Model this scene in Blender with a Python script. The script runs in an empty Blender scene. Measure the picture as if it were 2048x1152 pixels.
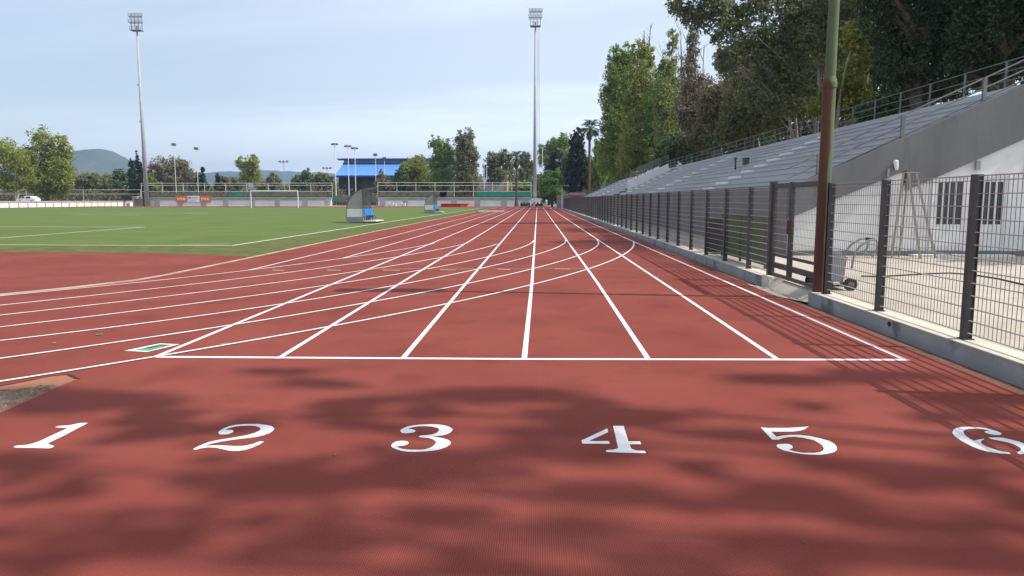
import bpy, bmesh, math, random
import numpy as np
from mathutils import Vector, Matrix
from mathutils.geometry import tessellate_polygon
random.seed(7)
scene = bpy.context.scene
COL = scene.collection
R = math.radians

# ------------------------------------------------------------------ camera
FPX, CAMH, CX, CY = 1480.0, 1.56, 1024.0, 576.0
PITCH = math.atan(176.5 / FPX)
YAW = math.atan(51 / FPX * math.cos(PITCH))
cam_d = bpy.data.cameras.new("camera")
cam = bpy.data.objects.new("camera", cam_d)
COL.objects.link(cam)
cam.location = (0, 0, CAMH)
cam.rotation_euler = (math.pi / 2 - PITCH, 0, YAW)
cam_d.sensor_width = 36.0
cam_d.lens = FPX / 2048 * 36
cam_d.clip_start, cam_d.clip_end = 0.05, 12000
scene.camera = cam
_f = np.array([-math.sin(YAW) * math.cos(PITCH), math.cos(YAW) * math.cos(PITCH), -math.sin(PITCH)])
_r = np.array([math.cos(YAW), math.sin(YAW), 0])
_u = np.cross(_r, _f)
def _ray(px, py): return _f + _r * (px - CX) / FPX + _u * (CY - py) / FPX
def G(px, py, z=0.0):            # point of the level z seen at a photo pixel
    d = _ray(px, py); t = (z - CAMH) / d[2]
    return Vector((d[0] * t, d[1] * t, z))
def D(px, py, y):                # point at the distance y along the track
    d = _ray(px, py); t = y / d[1]
    return Vector((d[0] * t, y, CAMH + d[2] * t))

# ------------------------------------------------------------------ materials
def _n(nt, t, **kw):
    n = nt.nodes.new(t)
    for k, v in kw.items():
        if hasattr(n, k) and k not in n.inputs: setattr(n, k, v)
        else: n.inputs[k].default_value = v
    return n
def mat(name, c1, c2=None, scale=4.0, rough=0.8, bump=0.0, bscale=60.0, metal=0.0, spec=0.3, detail=5.0,
        c3=None, scale3=30.0, amt3=0.5, stretch=None, lo=0.35, hi=0.65, lo3=.55, hi3=.75):
    m = bpy.data.materials.new(name); m.use_nodes = True
    nt = m.node_tree; b = nt.nodes['Principled BSDF']
    b.inputs['Roughness'].default_value = rough; b.inputs['Metallic'].default_value = metal
    b.inputs['Specular IOR Level'].default_value = spec
    b.inputs['Base Color'].default_value = (*c1, 1)
    tc = _n(nt, 'ShaderNodeTexCoord'); vec = tc.outputs['Object']
    if stretch:
        mp = _n(nt, 'ShaderNodeMapping'); mp.inputs['Scale'].default_value = stretch
        nt.links.new(vec, mp.inputs['Vector']); vec = mp.outputs['Vector']
    def noise(s, d=detail):
        n = _n(nt, 'ShaderNodeTexNoise'); n.inputs['Scale'].default_value = s; n.inputs['Detail'].default_value = d
        nt.links.new(vec, n.inputs['Vector']); return n
    col = None
    if c2 is not None:
        n = noise(scale); mr = _n(nt, 'ShaderNodeMapRange')
        mr.inputs[1].default_value = lo; mr.inputs[2].default_value = hi
        nt.links.new(n.outputs['Fac'], mr.inputs[0])
        mx = _n(nt, 'ShaderNodeMix', data_type='RGBA')
        mx.inputs[6].default_value = (*c1, 1); mx.inputs[7].default_value = (*c2, 1)
        nt.links.new(mr.outputs[0], mx.inputs[0]); col = mx.outputs[2]
        if c3 is not None:
            n3 = noise(scale3); mr3 = _n(nt, 'ShaderNodeMapRange')
            mr3.inputs[1].default_value = lo3; mr3.inputs[2].default_value = hi3; mr3.inputs[4].default_value = amt3
            nt.links.new(n3.outputs['Fac'], mr3.inputs[0])
            mx3 = _n(nt, 'ShaderNodeMix', data_type='RGBA')
            mx3.inputs[7].default_value = (*c3, 1)
            nt.links.new(mr3.outputs[0], mx3.inputs[0]); nt.links.new(col, mx3.inputs[6]); col = mx3.outputs[2]
        nt.links.new(col, b.inputs['Base Color'])
    if bump > 0:
        n = noise(bscale, 3); bp = _n(nt, 'ShaderNodeBump')
        bp.inputs['Strength'].default_value = bump; bp.inputs['Distance'].default_value = 0.02
        nt.links.new(n.outputs['Fac'], bp.inputs['Height']); nt.links.new(bp.outputs['Normal'], b.inputs['Normal'])
    return m
def leafmat(name, c1, c2, trans=0.45, rough=0.6):
    m = bpy.data.materials.new(name); m.use_nodes = True
    nt = m.node_tree; b = nt.nodes['Principled BSDF']; out = nt.nodes['Material Output']
    geo = _n(nt, 'ShaderNodeNewGeometry'); tc = _n(nt, 'ShaderNodeTexCoord')
    nz = _n(nt, 'ShaderNodeTexNoise'); nz.inputs['Scale'].default_value = 0.35; nz.inputs['Detail'].default_value = 2
    nt.links.new(tc.outputs['Object'], nz.inputs['Vector'])
    ad = _n(nt, 'ShaderNodeMath', operation='MULTIPLY_ADD'); ad.inputs[1].default_value = 0.55; ad.inputs[2].default_value = -0.02
    nt.links.new(geo.outputs['Random Per Island'], ad.inputs[0])
    a2 = _n(nt, 'ShaderNodeMath', operation='MULTIPLY_ADD'); a2.inputs[1].default_value = 0.9
    nt.links.new(nz.outputs['Fac'], a2.inputs[0]); nt.links.new(ad.outputs[0], a2.inputs[2])
    sb = _n(nt, 'ShaderNodeMath', operation='SUBTRACT', use_clamp=True); sb.inputs[1].default_value = 0.22
    nt.links.new(a2.outputs[0], sb.inputs[0])
    mx = _n(nt, 'ShaderNodeMix', data_type='RGBA')
    mx.inputs[6].default_value = (*c1, 1); mx.inputs[7].default_value = (*c2, 1)
    nt.links.new(sb.outputs[0], mx.inputs[0])
    nt.links.new(mx.outputs[2], b.inputs['Base Color'])
    b.inputs['Roughness'].default_value = rough; b.inputs['Specular IOR Level'].default_value = 0.25
    tr = _n(nt, 'ShaderNodeBsdfTranslucent'); nt.links.new(mx.outputs[2], tr.inputs['Color'])
    ms = _n(nt, 'ShaderNodeMixShader'); ms.inputs[0].default_value = trans
    nt.links.new(b.outputs[0], ms.inputs[1]); nt.links.new(tr.outputs[0], ms.inputs[2])
    nt.links.new(ms.outputs[0], out.inputs['Surface'])
    return m

def track_material():
    m = mat('red_track_rubber', (.188, .043, .032), (.230, .057, .043), scale=0.45, rough=.9, spec=.12,
            c3=(.128, .030, .021), scale3=1.3, amt3=.55, lo3=.5, hi3=.75)
    nt = m.node_tree; b = nt.nodes['Principled BSDF']
    tc = [n for n in nt.nodes if n.type == 'TEX_COORD'][0]
    old = b.inputs['Base Color'].links[0].from_socket
    g = _n(nt, 'ShaderNodeTexNoise'); g.inputs['Scale'].default_value = 170; g.inputs['Detail'].default_value = 2
    nt.links.new(tc.outputs['Object'], g.inputs['Vector'])
    sx = _n(nt, 'ShaderNodeSeparateXYZ'); nt.links.new(tc.outputs['Object'], sx.inputs[0])
    w = _n(nt, 'ShaderNodeMath', operation='MULTIPLY'); w.inputs[1].default_value = 2 * math.pi / 0.0105
    nt.links.new(sx.outputs[0], w.inputs[0])
    s = _n(nt, 'ShaderNodeMath', operation='SINE'); nt.links.new(w.outputs[0], s.inputs[0])
    # fine ribs of the rolled rubber: darker grooves between lighter ridges
    k = _n(nt, 'ShaderNodeMath', operation='MULTIPLY_ADD'); k.inputs[1].default_value = 0.2; k.inputs[2].default_value = 0.62
    nt.links.new(s.outputs[0], k.inputs[0])
    k2 = _n(nt, 'ShaderNodeMath', operation='MULTIPLY_ADD'); k2.inputs[1].default_value = 0.75
    nt.links.new(g.outputs['Fac'], k2.inputs[0]); nt.links.new(k.outputs[0], k2.inputs[2])
    mul = _n(nt, 'ShaderNodeMix', data_type='RGBA', blend_type='MULTIPLY'); mul.inputs[0].default_value = 1
    nt.links.new(old, mul.inputs[6])
    cc = _n(nt, 'ShaderNodeCombineColor')
    for i in range(3): nt.links.new(k2.outputs[0], cc.inputs[i])
    nt.links.new(cc.outputs[0], mul.inputs[7])
    nt.links.new(mul.outputs[2], b.inputs['Base Color'])
    bp = _n(nt, 'ShaderNodeBump'); bp.inputs['Strength'].default_value = .45; bp.inputs['Distance'].default_value = .002
    nt.links.new(k2.outputs[0], bp.inputs['Height']); nt.links.new(bp.outputs['Normal'], b.inputs['Normal'])
    return m
M = dict(
    track=track_material(),
    line=mat('white_line_paint', (.80, .80, .78), (.66, .64, .62), scale=4, rough=.7, c3=(.42, .25, .22), scale3=85, amt3=.6, lo3=.58, hi3=.78),
    oldline=mat('worn_line_paint', (.62, .52, .5), (.36, .12, .1), scale=2.2, rough=.8),
    yline=mat('faded_yellow_paint', (.55, .28, .12), (.4, .12, .08), scale=2.5, rough=.8),
    gpaint=mat('green_paint', (.05, .24, .13), (.10, .33, .20), scale=12, rough=.7),
    turf=mat('artificial_turf', (.094, .136, .034), (.118, .158, .044), scale=.35, rough=.9, bump=.5, bscale=40, spec=.1, c3=(.15, .16, .06), scale3=1.8, amt3=.5),
    turf_edge=mat('coarse_turf', (.078, .105, .024), (.125, .13, .045), scale=1.1, rough=.9, bump=.6, bscale=30, spec=.1, c3=(.23, .17, .1), scale3=2.2, amt3=.6),
    kerb=mat('kerb_concrete', (.34, .27, .21), (.5, .42, .33), scale=1.5, rough=.9),
    dirt=mat('dry_soil', (.10, .085, .05), (.16, .14, .085), scale=.25, rough=.95, c3=(.06, .07, .025), scale3=.6, amt3=.8),
    yard=mat('yard_concrete', (.42, .37, .30), (.50, .44, .365), scale=.8, rough=.9, bump=.3, bscale=30, c3=(.3, .25, .19), scale3=3, amt3=.5),
    gutter=mat('leaf_litter', (.19, .095, .065), (.12, .06, .042), scale=9, rough=.95, bump=.7, bscale=50, c3=(.30, .20, .14), scale3=26, amt3=.9, stretch=(1, .3, 1)),
    gravel=mat('bare_gravel', (.29, .205, .145), (.18, .12, .085), scale=14, rough=.95, bump=.8, bscale=70, c3=(.44, .355, .28), scale3=45, amt3=.8),
    base=mat('exposed_track_base', (.33, .13, .075), (.27, .12, .08), scale=8, rough=.9),
    crack=mat('dark_crack', (.05, .02, .017), rough=.9),
    plinth=mat('plinth_concrete', (.31, .308, .305), (.38, .37, .355), scale=2, rough=.9, bump=.25, bscale=25, c3=(.12, .115, .11), scale3=2.6, amt3=.8, lo3=.55, hi3=.68),
    plinth_end=mat('rough_plinth_concrete', (.66, .60, .48), (.74, .68, .57), scale=5, rough=.95, bump=.6, bscale=18, c3=(.12, .1, .09), scale3=9, amt3=.9, lo3=.62, hi3=.7),
    concrete=mat('grey_concrete', (.135, .138, .145), (.175, .178, .184), scale=.7, rough=.9, bump=.15, bscale=20, c3=(.09, .092, .098), scale3=2.2, amt3=.65, stretch=(1, 1, .3)),
    seat=mat('stand_seating_concrete', (.42, .43, .445), (.49, .495, .505), scale=.6, rough=.8, c3=(.33, .335, .345), scale3=2.4, amt3=.5, stretch=(1, .25, 1)),
    front=mat('stand_front_concrete', (.20, .19, .188), (.26, .248, .245), scale=.5, rough=.9, bump=.2, bscale=14, c3=(.25, .24, .235), scale3=1.4, amt3=.6),
    whitew=mat('white_plaster', (.66, .655, .65), (.73, .72, .715), scale=.9, rough=.85, bump=.1, bscale=20, c3=(.55, .55, .55), scale3=3, amt3=.5),
    white=mat('white_paint', (.78, .78, .77), (.72, .72, .71), scale=3, rough=.5),
    darksteel=mat('dark_steel', (.060, .055, .060), (.085, .078, .08), scale=6, rough=.5, metal=.2),
    wire=mat('galvanised_wire', (.32, .305, .28), (.40, .38, .35), scale=8, rough=.5, metal=.1),  # horizontal mesh bars: their sunlit tops put into a lighter colour
    darkwire=mat('dark_wire', (.10, .095, .09), (.14, .13, .12), scale=8, rough=.5, metal=.1),  # uprights of the same mesh, darkened in colour as seen against the bright yard
    captop=mat('bleached_concrete', (.56, .50, .41), (.63, .57, .48), scale=4, rough=.95, c3=(.38, .33, .27), scale3=14, amt3=.6),  # plinth concrete made lighter: sunlight on the wall tops put into the colour
    pier=mat('grey_pier', (.30, .31, .32), (.38, .385, .39), scale=.8, rough=.9),
    rail=mat('grey_steel_rail', (.14, .14, .145), (.19, .19, .19), scale=4, rough=.45, metal=.5),
    galv=mat('galvanised_mast', (.33, .345, .37), (.39, .405, .43), scale=1.2, rough=.55, metal=.0),
    lampdark=mat('lamp_housing', (.24, .26, .30), (.30, .32, .36), scale=3, rough=.5, metal=.3),
    lampglass=mat('lamp_glass', (.6, .64, .7), rough=.15, spec=.6),
    slot=mat('dark_glass', (.012, .012, .02), rough=.12, spec=.6),
    frame=mat('white_frame', (.66, .65, .62), (.72, .7, .68), scale=4, rough=.6),
    beige=mat('beige_panel', (.55, .50, .42), (.6, .55, .47), scale=3, rough=.6),
    alu=mat('worn_aluminium', (.36, .325, .27), (.30, .27, .225), scale=5, rough=.5, metal=.3),
    tank=mat('grey_tank_plastic', (.23, .24, .27), (.29, .30, .32), scale=6, rough=.5),
    rubber=mat('black_rubber', (.02, .02, .02), (.035, .033, .03), scale=12, rough=.8),
    green_sheet=mat('green_mesh_sheet', (.085, .135, .045), (.12, .17, .07), scale=1.5, rough=.85),
    greennet=mat('green_windbreak_net', (.018, .20, .135), (.03, .27, .19), scale=.9, rough=.8),
    dullnet=mat('faded_green_net', (.10, .12, .075), (.20, .185, .13), scale=1.1, rough=.9),
    farwall=mat('painted_wall', (.70, .70, .70), (.80, .80, .79), scale=.35, rough=.9, c3=(.55, .56, .57), scale3=1.1, amt3=.6),
    farcap=mat('wall_coping', (.40, .37, .34), (.34, .29, .26), scale=.5, rough=.9),
    sidewall=mat('white_side_wall', (.76, .73, .70), (.82, .80, .77), scale=.5, rough=.85),
    stone=mat('sandy_stone', (.50, .40, .22), (.35, .27, .14), scale=2.5, rough=.9, bump=.6, bscale=4),
    blue=mat('blue_roof_sheet', (.085, .235, .62), (.105, .27, .68), scale=.3, rough=.4, spec=.4, stretch=(1, 8, 1)),
    navy=mat('dark_blue_fascia', (.012, .04, .17), rough=.5),
    shed=mat('dark_shed_cladding', (.026, .024, .03), (.045, .04, .045), scale=.4, rough=.7),
    clere=mat('grey_clerestory', (.18, .19, .21), (.32, .33, .34), scale=.5, rough=.5),
    tan=mat('tan_render', (.46, .40, .37), (.40, .35, .31), scale=.6, rough=.9),
    roofnavy=mat('dark_roof', (.02, .022, .04), rough=.7),
    bseat=mat('blue_plastic_seat', (.01, .19, .78), (.015, .22, .85), scale=8, rough=.35, spec=.5),
    shell=mat('smoky_polycarbonate', (.34, .33, .32), (.38, .37, .36), scale=2, rough=.35, spec=.5),
    dpanel=mat('pale_grey_panel', (.66, .67, .63), (.60, .61, .58), scale=2, rough=.6),
    dbase=mat('weathered_grey_box', (.17, .19, .22), (.24, .26, .29), scale=2.5, rough=.7),
    redmat=mat('red_landing_mat', (.42, .018, .02), (.34, .015, .018), scale=1.2, rough=.6),
    redlight=mat('bright_red_cover', (.75, .10, .09), (.62, .07, .07), scale=1.5, rough=.6),
    carwhite=mat('white_car_paint', (.78, .79, .80), rough=.25, spec=.6),
    orange=mat('orange_banner', (.72, .16, .02), (.64, .13, .02), scale=1, rough=.7),
    bannerwhite=mat('white_banner', (.70, .71, .73), rough=.7),
    bannerblue=mat('pale_blue_print', (.28, .30, .50), rough=.7),
    bannergrey=mat('grey_print', (.30, .31, .32), rough=.7),
    brownroof=mat('rust_red_sheet', (.09, .026, .022), (.12, .035, .03), scale=2, rough=.8),
    bark=mat('brown_bark', (.11, .085, .065), (.17, .14, .11), scale=3, rough=.95, bump=.5, bscale=15, stretch=(1, 1, .3)),
    palebark=mat('pale_eucalyptus_bark', (.36, .32, .27), (.20, .165, .13), scale=1.6, rough=.9, bump=.3, bscale=10, stretch=(1, 1, .3)),
    palmbark=mat('palm_bark', (.085, .05, .036), (.13, .075, .05), scale=4, rough=.95, bump=.8, bscale=8),
    palmbeige=mat('trimmed_palm_bark', (.48, .34, .18), (.38, .26, .13), scale=3, rough=.9),
    skin=mat('skin', (.42, .24, .17), rough=.6),
    shirt=mat('white_shirt_cloth', (.55, .55, .57), (.48, .48, .5), scale=6, rough=.9),
    paleshirt=mat('pale_grey_cloth', (.36, .38, .37), (.42, .43, .42), scale=6, rough=.9),
    navycloth=mat('navy_cloth', (.018, .02, .06), (.03, .03, .08), scale=6, rough=.9),
    jean=mat('light_blue_cloth', (.25, .30, .40), (.3, .35, .45), scale=6, rough=.9),
    hair=mat('dark_hair', (.02, .015, .012), rough=.7),
    hill=mat('wooded_hill', (.035, .055, .025), (.06, .075, .035), scale=.012, rough=.95, c3=(.16, .14, .09), scale3=.03, amt3=.5, lo3=.6, hi3=.75),
)
def see_through(m, k):
    nt = m.node_tree; out = nt.nodes['Material Output']; sh = out.inputs['Surface'].links[0].from_socket
    t = _n(nt, 'ShaderNodeBsdfTransparent'); x = _n(nt, 'ShaderNodeMixShader'); x.inputs[0].default_value = k
    nt.links.new(sh, x.inputs[1]); nt.links.new(t.outputs[0], x.inputs[2]); nt.links.new(x.outputs[0], out.inputs['Surface'])
see_through(M['shell'], .42)
# mast paint with peeling rust
def rusty_pole_material():
    m = mat('peeling_green_paint', (.062, .098, .050), (.10, .13, .065), scale=3, rough=.6, stretch=(1, 1, .3))
    nt = m.node_tree; b = nt.nodes['Principled BSDF']
    tc = [n for n in nt.nodes if n.type == 'TEX_COORD'][0]
    old = b.inputs['Base Color'].links[0].from_socket
    sx = _n(nt, 'ShaderNodeSeparateXYZ'); nt.links.new(tc.outputs['Object'], sx.inputs[0])
    nz = _n(nt, 'ShaderNodeTexNoise'); nz.inputs['Scale'].default_value = 3.0; nz.inputs['Detail'].default_value = 6
    mp = _n(nt, 'ShaderNodeMapping'); mp.inputs['Scale'].default_value = (2.5, 2.5, .5)
    nt.links.new(tc.outputs['Object'], mp.inputs[0]); nt.links.new(mp.outputs[0], nz.inputs['Vector'])
    # rust covers the side of the lower tube that faces the track, and streaks of the upper tube
    a = _n(nt, 'ShaderNodeMath', operation='MULTIPLY_ADD'); a.inputs[1].default_value = -9.0; a.inputs[2].default_value = .05
    nt.links.new(sx.outputs[0], a.inputs[0])
    lowm = _n(nt, 'ShaderNodeMapRange'); lowm.inputs[1].default_value = 3.35; lowm.inputs[2].default_value = 3.15
    lowm.inputs[3].default_value = -.75; lowm.inputs[4].default_value = .22
    nt.links.new(sx.outputs[2], lowm.inputs[0])
    s1 = _n(nt, 'ShaderNodeMath', operation='ADD'); nt.links.new(a.outputs[0], s1.inputs[0]); nt.links.new(lowm.outputs[0], s1.inputs[1])
    n1 = _n(nt, 'ShaderNodeMath', operation='MULTIPLY_ADD'); n1.inputs[1].default_value = 1.5; n1.inputs[2].default_value = -.75
    nt.links.new(nz.outputs['Fac'], n1.inputs[0])
    s2 = _n(nt, 'ShaderNodeMath', operation='ADD'); nt.links.new(s1.outputs[0], s2.inputs[0]); nt.links.new(n1.outputs[0], s2.inputs[1])
    st = _n(nt, 'ShaderNodeMapRange'); st.inputs[1].default_value = .0; st.inputs[2].default_value = .12
    nt.links.new(s2.outputs[0], st.inputs[0])
    mx = _n(nt, 'ShaderNodeMix', data_type='RGBA'); mx.inputs[7].default_value = (.092, .038, .024, 1)
    nt.links.new(st.outputs[0], mx.inputs[0]); nt.links.new(old, mx.inputs[6]); nt.links.new(mx.outputs[2], b.inputs['Base Color'])
    return m
M['pole'] = rusty_pole_material()
LEAF = dict(
    euca=leafmat('eucalyptus_leaves', (0.105, 0.141, 0.071), (0.306, 0.319, 0.141)),
    eucal=leafmat('yellow_green_leaves', (0.179, 0.209, 0.038), (0.404, 0.419, 0.09)),
    poplar=leafmat('poplar_leaves', (0.118, 0.187, 0.035), (0.343, 0.437, 0.102)),
    lime=leafmat('lime_leaves', (0.164, 0.209, 0.053), (0.389, 0.419, 0.149)),
    olive=leafmat('olive_leaves', (0.121, 0.137, 0.056), (0.324, 0.305, 0.142)),
    brown=leafmat('brownish_leaves', (.13, .105, .06), (.29, .24, .145), trans=.25),
    pine=leafmat('pine_needles', (0.024, 0.046, 0.024), (0.07, 0.104, 0.044), trans=.12),
    dark=leafmat('dark_leaves', (0.055, 0.089, 0.036), (0.158, 0.211, 0.074), trans=.2),
    cypress=leafmat('cypress_leaves', (0.013, 0.029, 0.015), (0.037, 0.055, 0.024), trans=.1),
    bright=leafmat('bright_green_leaves', (0.078, 0.172, 0.035), (0.203, 0.343, 0.078)),
    palm=leafmat('palm_fronds', (0.033, 0.061, 0.024), (0.077, 0.11, 0.039), trans=.15),
    deadpalm=leafmat('dry_palm_fronds', (0.088, 0.061, 0.035), (0.143, 0.099, 0.055), trans=.15),
    scrub=leafmat('dry_scrub', (0.091, 0.081, 0.039), (0.189, 0.163, 0.085), trans=.2),
)

# ------------------------------------------------------------------ mesh helpers
class MB:
    def __init__(s): s.v, s.f = [], []
    def add(s, vs, fs):
        o = len(s.v); s.v += [tuple(v) for v in vs]; s.f += [tuple(i + o for i in f) for f in fs]; return s
    def box(s, x0, x1, y0, y1, z0, z1):
        return s.add([(x0, y0, z0), (x1, y0, z0), (x1, y1, z0), (x0, y1, z0), (x0, y0, z1), (x1, y0, z1), (x1, y1, z1), (x0, y1, z1)],
                     [(3, 2, 1, 0), (4, 5, 6, 7), (0, 1, 5, 4), (1, 2, 6, 5), (2, 3, 7, 6), (3, 0, 4, 7)])
    def tube(s, pts, rads, n=8, caps=True):
        pts = [Vector(p) for p in pts]
        if not hasattr(rads, '__len__'): rads = [rads] * len(pts)
        o = len(s.v); rings = []
        ref = None
        for i, p in enumerate(pts):
            d = (pts[min(i + 1, len(pts) - 1)] - pts[max(i - 1, 0)])
            d = d.normalized() if d.length > 1e-9 else Vector((0, 0, 1))
            if ref is None:
                ref = Vector((1, 0, 0)) if abs(d.x) < .8 else Vector((0, 1, 0))
            u = (ref - d * ref.dot(d)).normalized(); w = d.cross(u); ref = u
            for k in range(n):
                a = 2 * math.pi * k / n
                s.v.append(tuple(p + (u * math.cos(a) + w * math.sin(a)) * rads[i]))
        for i in range(len(pts) - 1):
            for k in range(n):
                a, b = o + i * n + k, o + i * n + (k + 1) % n
                s.f.append((a, b, b + n, a + n))
        if caps:
            s.f.append(tuple(o + k for k in range(n - 1, -1, -1)))
            s.f.append(tuple(o + (len(pts) - 1) * n + k for k in range(n)))
        return s
    def bar(s, a, b, w, h):                      # square bar between two points
        a, b = Vector(a), Vector(b); d = (b - a).normalized()
        u = d.cross(Vector((0, 0, 1)))
        u = u.normalized() if u.length > 1e-4 else Vector((1, 0, 0)); t = u.cross(d)
        vs = []
        for p in (a, b):
            for i, j in ((-1, -1), (1, -1), (1, 1), (-1, 1)): vs.append(p + u * i * w / 2 + t * j * h / 2)
        return s.add(vs, [(0, 1, 2, 3), (7, 6, 5, 4), (0, 4, 5, 1), (1, 5, 6, 2), (2, 6, 7, 3), (3, 7, 4, 0)])
    def prism(s, poly, axis, a, b):              # poly in the plane across axis; 'y': (x,z)  'x': (y,z)  'z': (x,y)
        def P(p, t): return {'y': (p[0], t, p[1]), 'x': (t, p[0], p[1]), 'z': (p[0], p[1], t)}[axis]
        n = len(poly); vs = [P(p, a) for p in poly] + [P(p, b) for p in poly]
        tri = tessellate_polygon([[Vector((p[0], p[1], 0)) for p in poly]])
        fs = [tuple(t) for t in tri] + [tuple(i + n for i in reversed(t)) for t in tri]
        fs += [(i, (i + 1) % n, (i + 1) % n + n, i + n) for i in range(n)]
        return s.add(vs, fs)
    def sheet(s, poly, z):
        tri = tessellate_polygon([[Vector((p[0], p[1], 0)) for p in poly]])
        vs = [(p[0], p[1], z) for p in poly]; fs = []
        for t in tri:
            a, b, c = (Vector(vs[i]) for i in t)
            fs.append(tuple(t) if (b - a).cross(c - a).z > 0 else tuple(reversed(t)))
        return s.add(vs, fs)
    def strip(s, pts, w, z):                     # painted stripe along a polyline
        pts = [Vector((p[0], p[1])) for p in pts]; vs = []
        for i, p in enumerate(pts):
            d = (pts[min(i + 1, len(pts) - 1)] - pts[max(i - 1, 0)]).normalized(); q = Vector((-d.y, d.x)) * w / 2
            vs += [(p.x + q.x, p.y + q.y, z), (p.x - q.x, p.y - q.y, z)]
        return s.add(vs, [(2 * i, 2 * i + 1, 2 * i + 3, 2 * i + 2) for i in range(len(pts) - 1)])
    def build(s, name, m, parent=None, loc=None, smooth=False):
        me = bpy.data.meshes.new(name)
        off = Vector(parent.location) if parent is not None and loc is None else Vector(loc or (0, 0, 0))
        if parent is not None and parent.parent is not None and loc is None: off = off + Vector(parent.parent.location)
        me.from_pydata([(v[0] - off.x, v[1] - off.y, v[2] - off.z) for v in s.v], [], s.f)
        bm = bmesh.new(); bm.from_mesh(me)
        bmesh.ops.recalc_face_normals(bm, faces=bm.faces) if name not in FLAT else None
        bm.to_mesh(me); bm.free()
        if smooth:
            for p in me.polygons: p.use_smooth = True
        me.materials.append(m)
        o = bpy.data.objects.new(name, me); COL.objects.link(o)
        if parent is not None: o.parent = parent
        elif loc is not None: o.location = loc
        return o
FLAT = {'running_track', 'infield_turf', 'lane_line', 'lane_number', 'ground', 'yard', 'pitch_line', 'start_line', 'turf_margin',
        'painted_marking', 'gravel_patch', 'gutter', 'faded_line'}
def tag(o, label=None, cat=None, group=None, kind=None):
    if label: o['label'] = label
    if cat: o['category'] = cat
    if group: o['group'] = group
    if kind: o['kind'] = kind
    return o
def empty(name, loc, label=None, cat=None, group=None):
    o = bpy.data.objects.new(name, None); COL.objects.link(o); o.location = loc; o.empty_display_size = .3
    return tag(o, label, cat, group)
def inst(src, name, parent, delta=(0, 0, 0)):
    o = src.copy(); o.name = name; COL.objects.link(o); o.parent = parent; o.location = Vector(src.location) + Vector(delta); return o

# ------------------------------------------------------------------ ground, track, turf
MB().sheet([(-4150, -40), (4150, -40), (4150, 4250), (-4150, 4250)], -.16).build('ground', M['dirt'])
tag(bpy.data.objects['ground'], kind='structure')
track = MB().sheet([(-150, -8), (3.92, -8), (3.92, 178), (-150, 178)], 0).build('running_track', M['track'])
tag(track, 'red rubber running track with white lane lines', kind='structure')
Z1, Z2, Z3 = .0015, .003, .0045
LX = [-3.813 + 1.2383 * i for i in range(7)]
START = [G(310, 714), G(557, 716.5), G(805, 717.5), G(1048.5, 718.5), G(1297, 719), G(1556, 719.5), G(1812, 720)]
sl = MB(); sl.strip([(START[0].x, START[0].y), (START[3].x, START[3].y), (START[6].x + .03, START[6].y)], .075, Z2)
sl.build('start_line', M['line'], track)
for i, x in enumerate(LX):
    MB().strip([(START[i].x, START[i].y - .02), (x, 14), (x, 60), (x, 150)], .055, Z1).build('lane_line', M['line'], track)
for (px, py, xx) in ((499, 540, -6.31), (686, 516.5, -5.09)):
    g = G(px, py); MB().strip([(g.x, g.y), (xx, g.y + 12), (xx, 150)], .05, Z1).build('lane_line', M['line'], track)
ARC = {
    6: [(0, 764.4), (165, 739), (307, 714), (400, 698), (530, 677.5), (659.7, 653.8), (898.8, 608.5), (1060.9, 569.7), (1174.5, 538.7), (1243.9, 512.2), (1261.6, 498.9), (1267.5, 490), (1266.5, 483)],
    5: [(0, 718.5), (400, 659.7), (488.5, 646.5), (742, 603.7), (900, 577), (1062, 537.3), (1156.8, 511.6), (1192.2, 493.9), (1197.2, 486.2), (1193, 480)],
    4: [(0, 683), (400, 630), (595, 603.7), (804, 571), (900, 550.5), (979.7, 531.3), (1065.3, 511.6), (1106.6, 498.9), (1127.9, 487), (1131, 480.5)],
    3: [(0, 655), (400, 605), (683, 566.8), (848.6, 540), (979.7, 511.6), (1024, 501.8), (1053.5, 492.1), (1066.8, 481.2)],
    2: [(0, 631), (400, 584.5), (745, 538.7), (900, 510.9), (959, 498.9), (994.5, 488)],
    1: [(0, 611), (400, 566.8), (807, 512), (900, 494), (935, 486.5)],
    0: [(0, 592), (400, 552), (499, 540), (686, 517), (813, 497), (869, 487)],
}
ccx, ccy = -31.4, 27.0
for k, pts in ARC.items():
    g = [G(*p) for p in pts]
    th = np.array([math.atan2(p.y - ccy, p.x - ccx) for p in g]); rr = np.array([math.hypot(p.x - ccx, p.y - ccy) for p in g])
    co = np.polyfit(th, rr, 4 if len(pts) > 7 else 3)
    t = np.linspace(th.min(), th.max(), 90)
    pl = [(ccx + np.polyval(co, a) * math.cos(a), ccy + np.polyval(co, a) * math.sin(a)) for a in t]
    # carry the bend on beyond the left edge of the view with the same curvature
    a0 = t[0]; r0 = np.polyval(co, a0)
    head = [(ccx + r0 * math.cos(a0 - j * .02), ccy + r0 * math.sin(a0 - j * .02)) for j in range(20, 0, -1)]
    MB().strip(head + pl, .05, Z3 + .0006 * k).build('lane_line', M['line'], track)
# faint cross lines
MB().strip([(-3.5, 16.55), (3.6, 16.75)], .035, Z3 + .005).build('faded_line', M['oldline'], track)
MB().strip([(-3.0, 26.1), (2.2, 26.3)], .05, Z3 + .005).build('faded_line', M['yline'], track)
MB().strip([(-2.6, 34.7), (.2, 34.8)], .05, Z3 + .005).build('faded_line', M['yline'], track)
for (a, b) in (((545, 541), (568, 541.5)), ((655, 541), (682, 541.5)), ((765, 541), (800, 541.5)), ((880, 540.5), (912, 541)), ((995, 539), (1020, 540)), ((1110, 538.5), (1140, 539))):
    p, q = G(*a), G(*b); MB().strip([(p.x, p.y), (q.x, q.y)], .05, Z3 + .0058).build('lane_line', M['line'], track)
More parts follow.
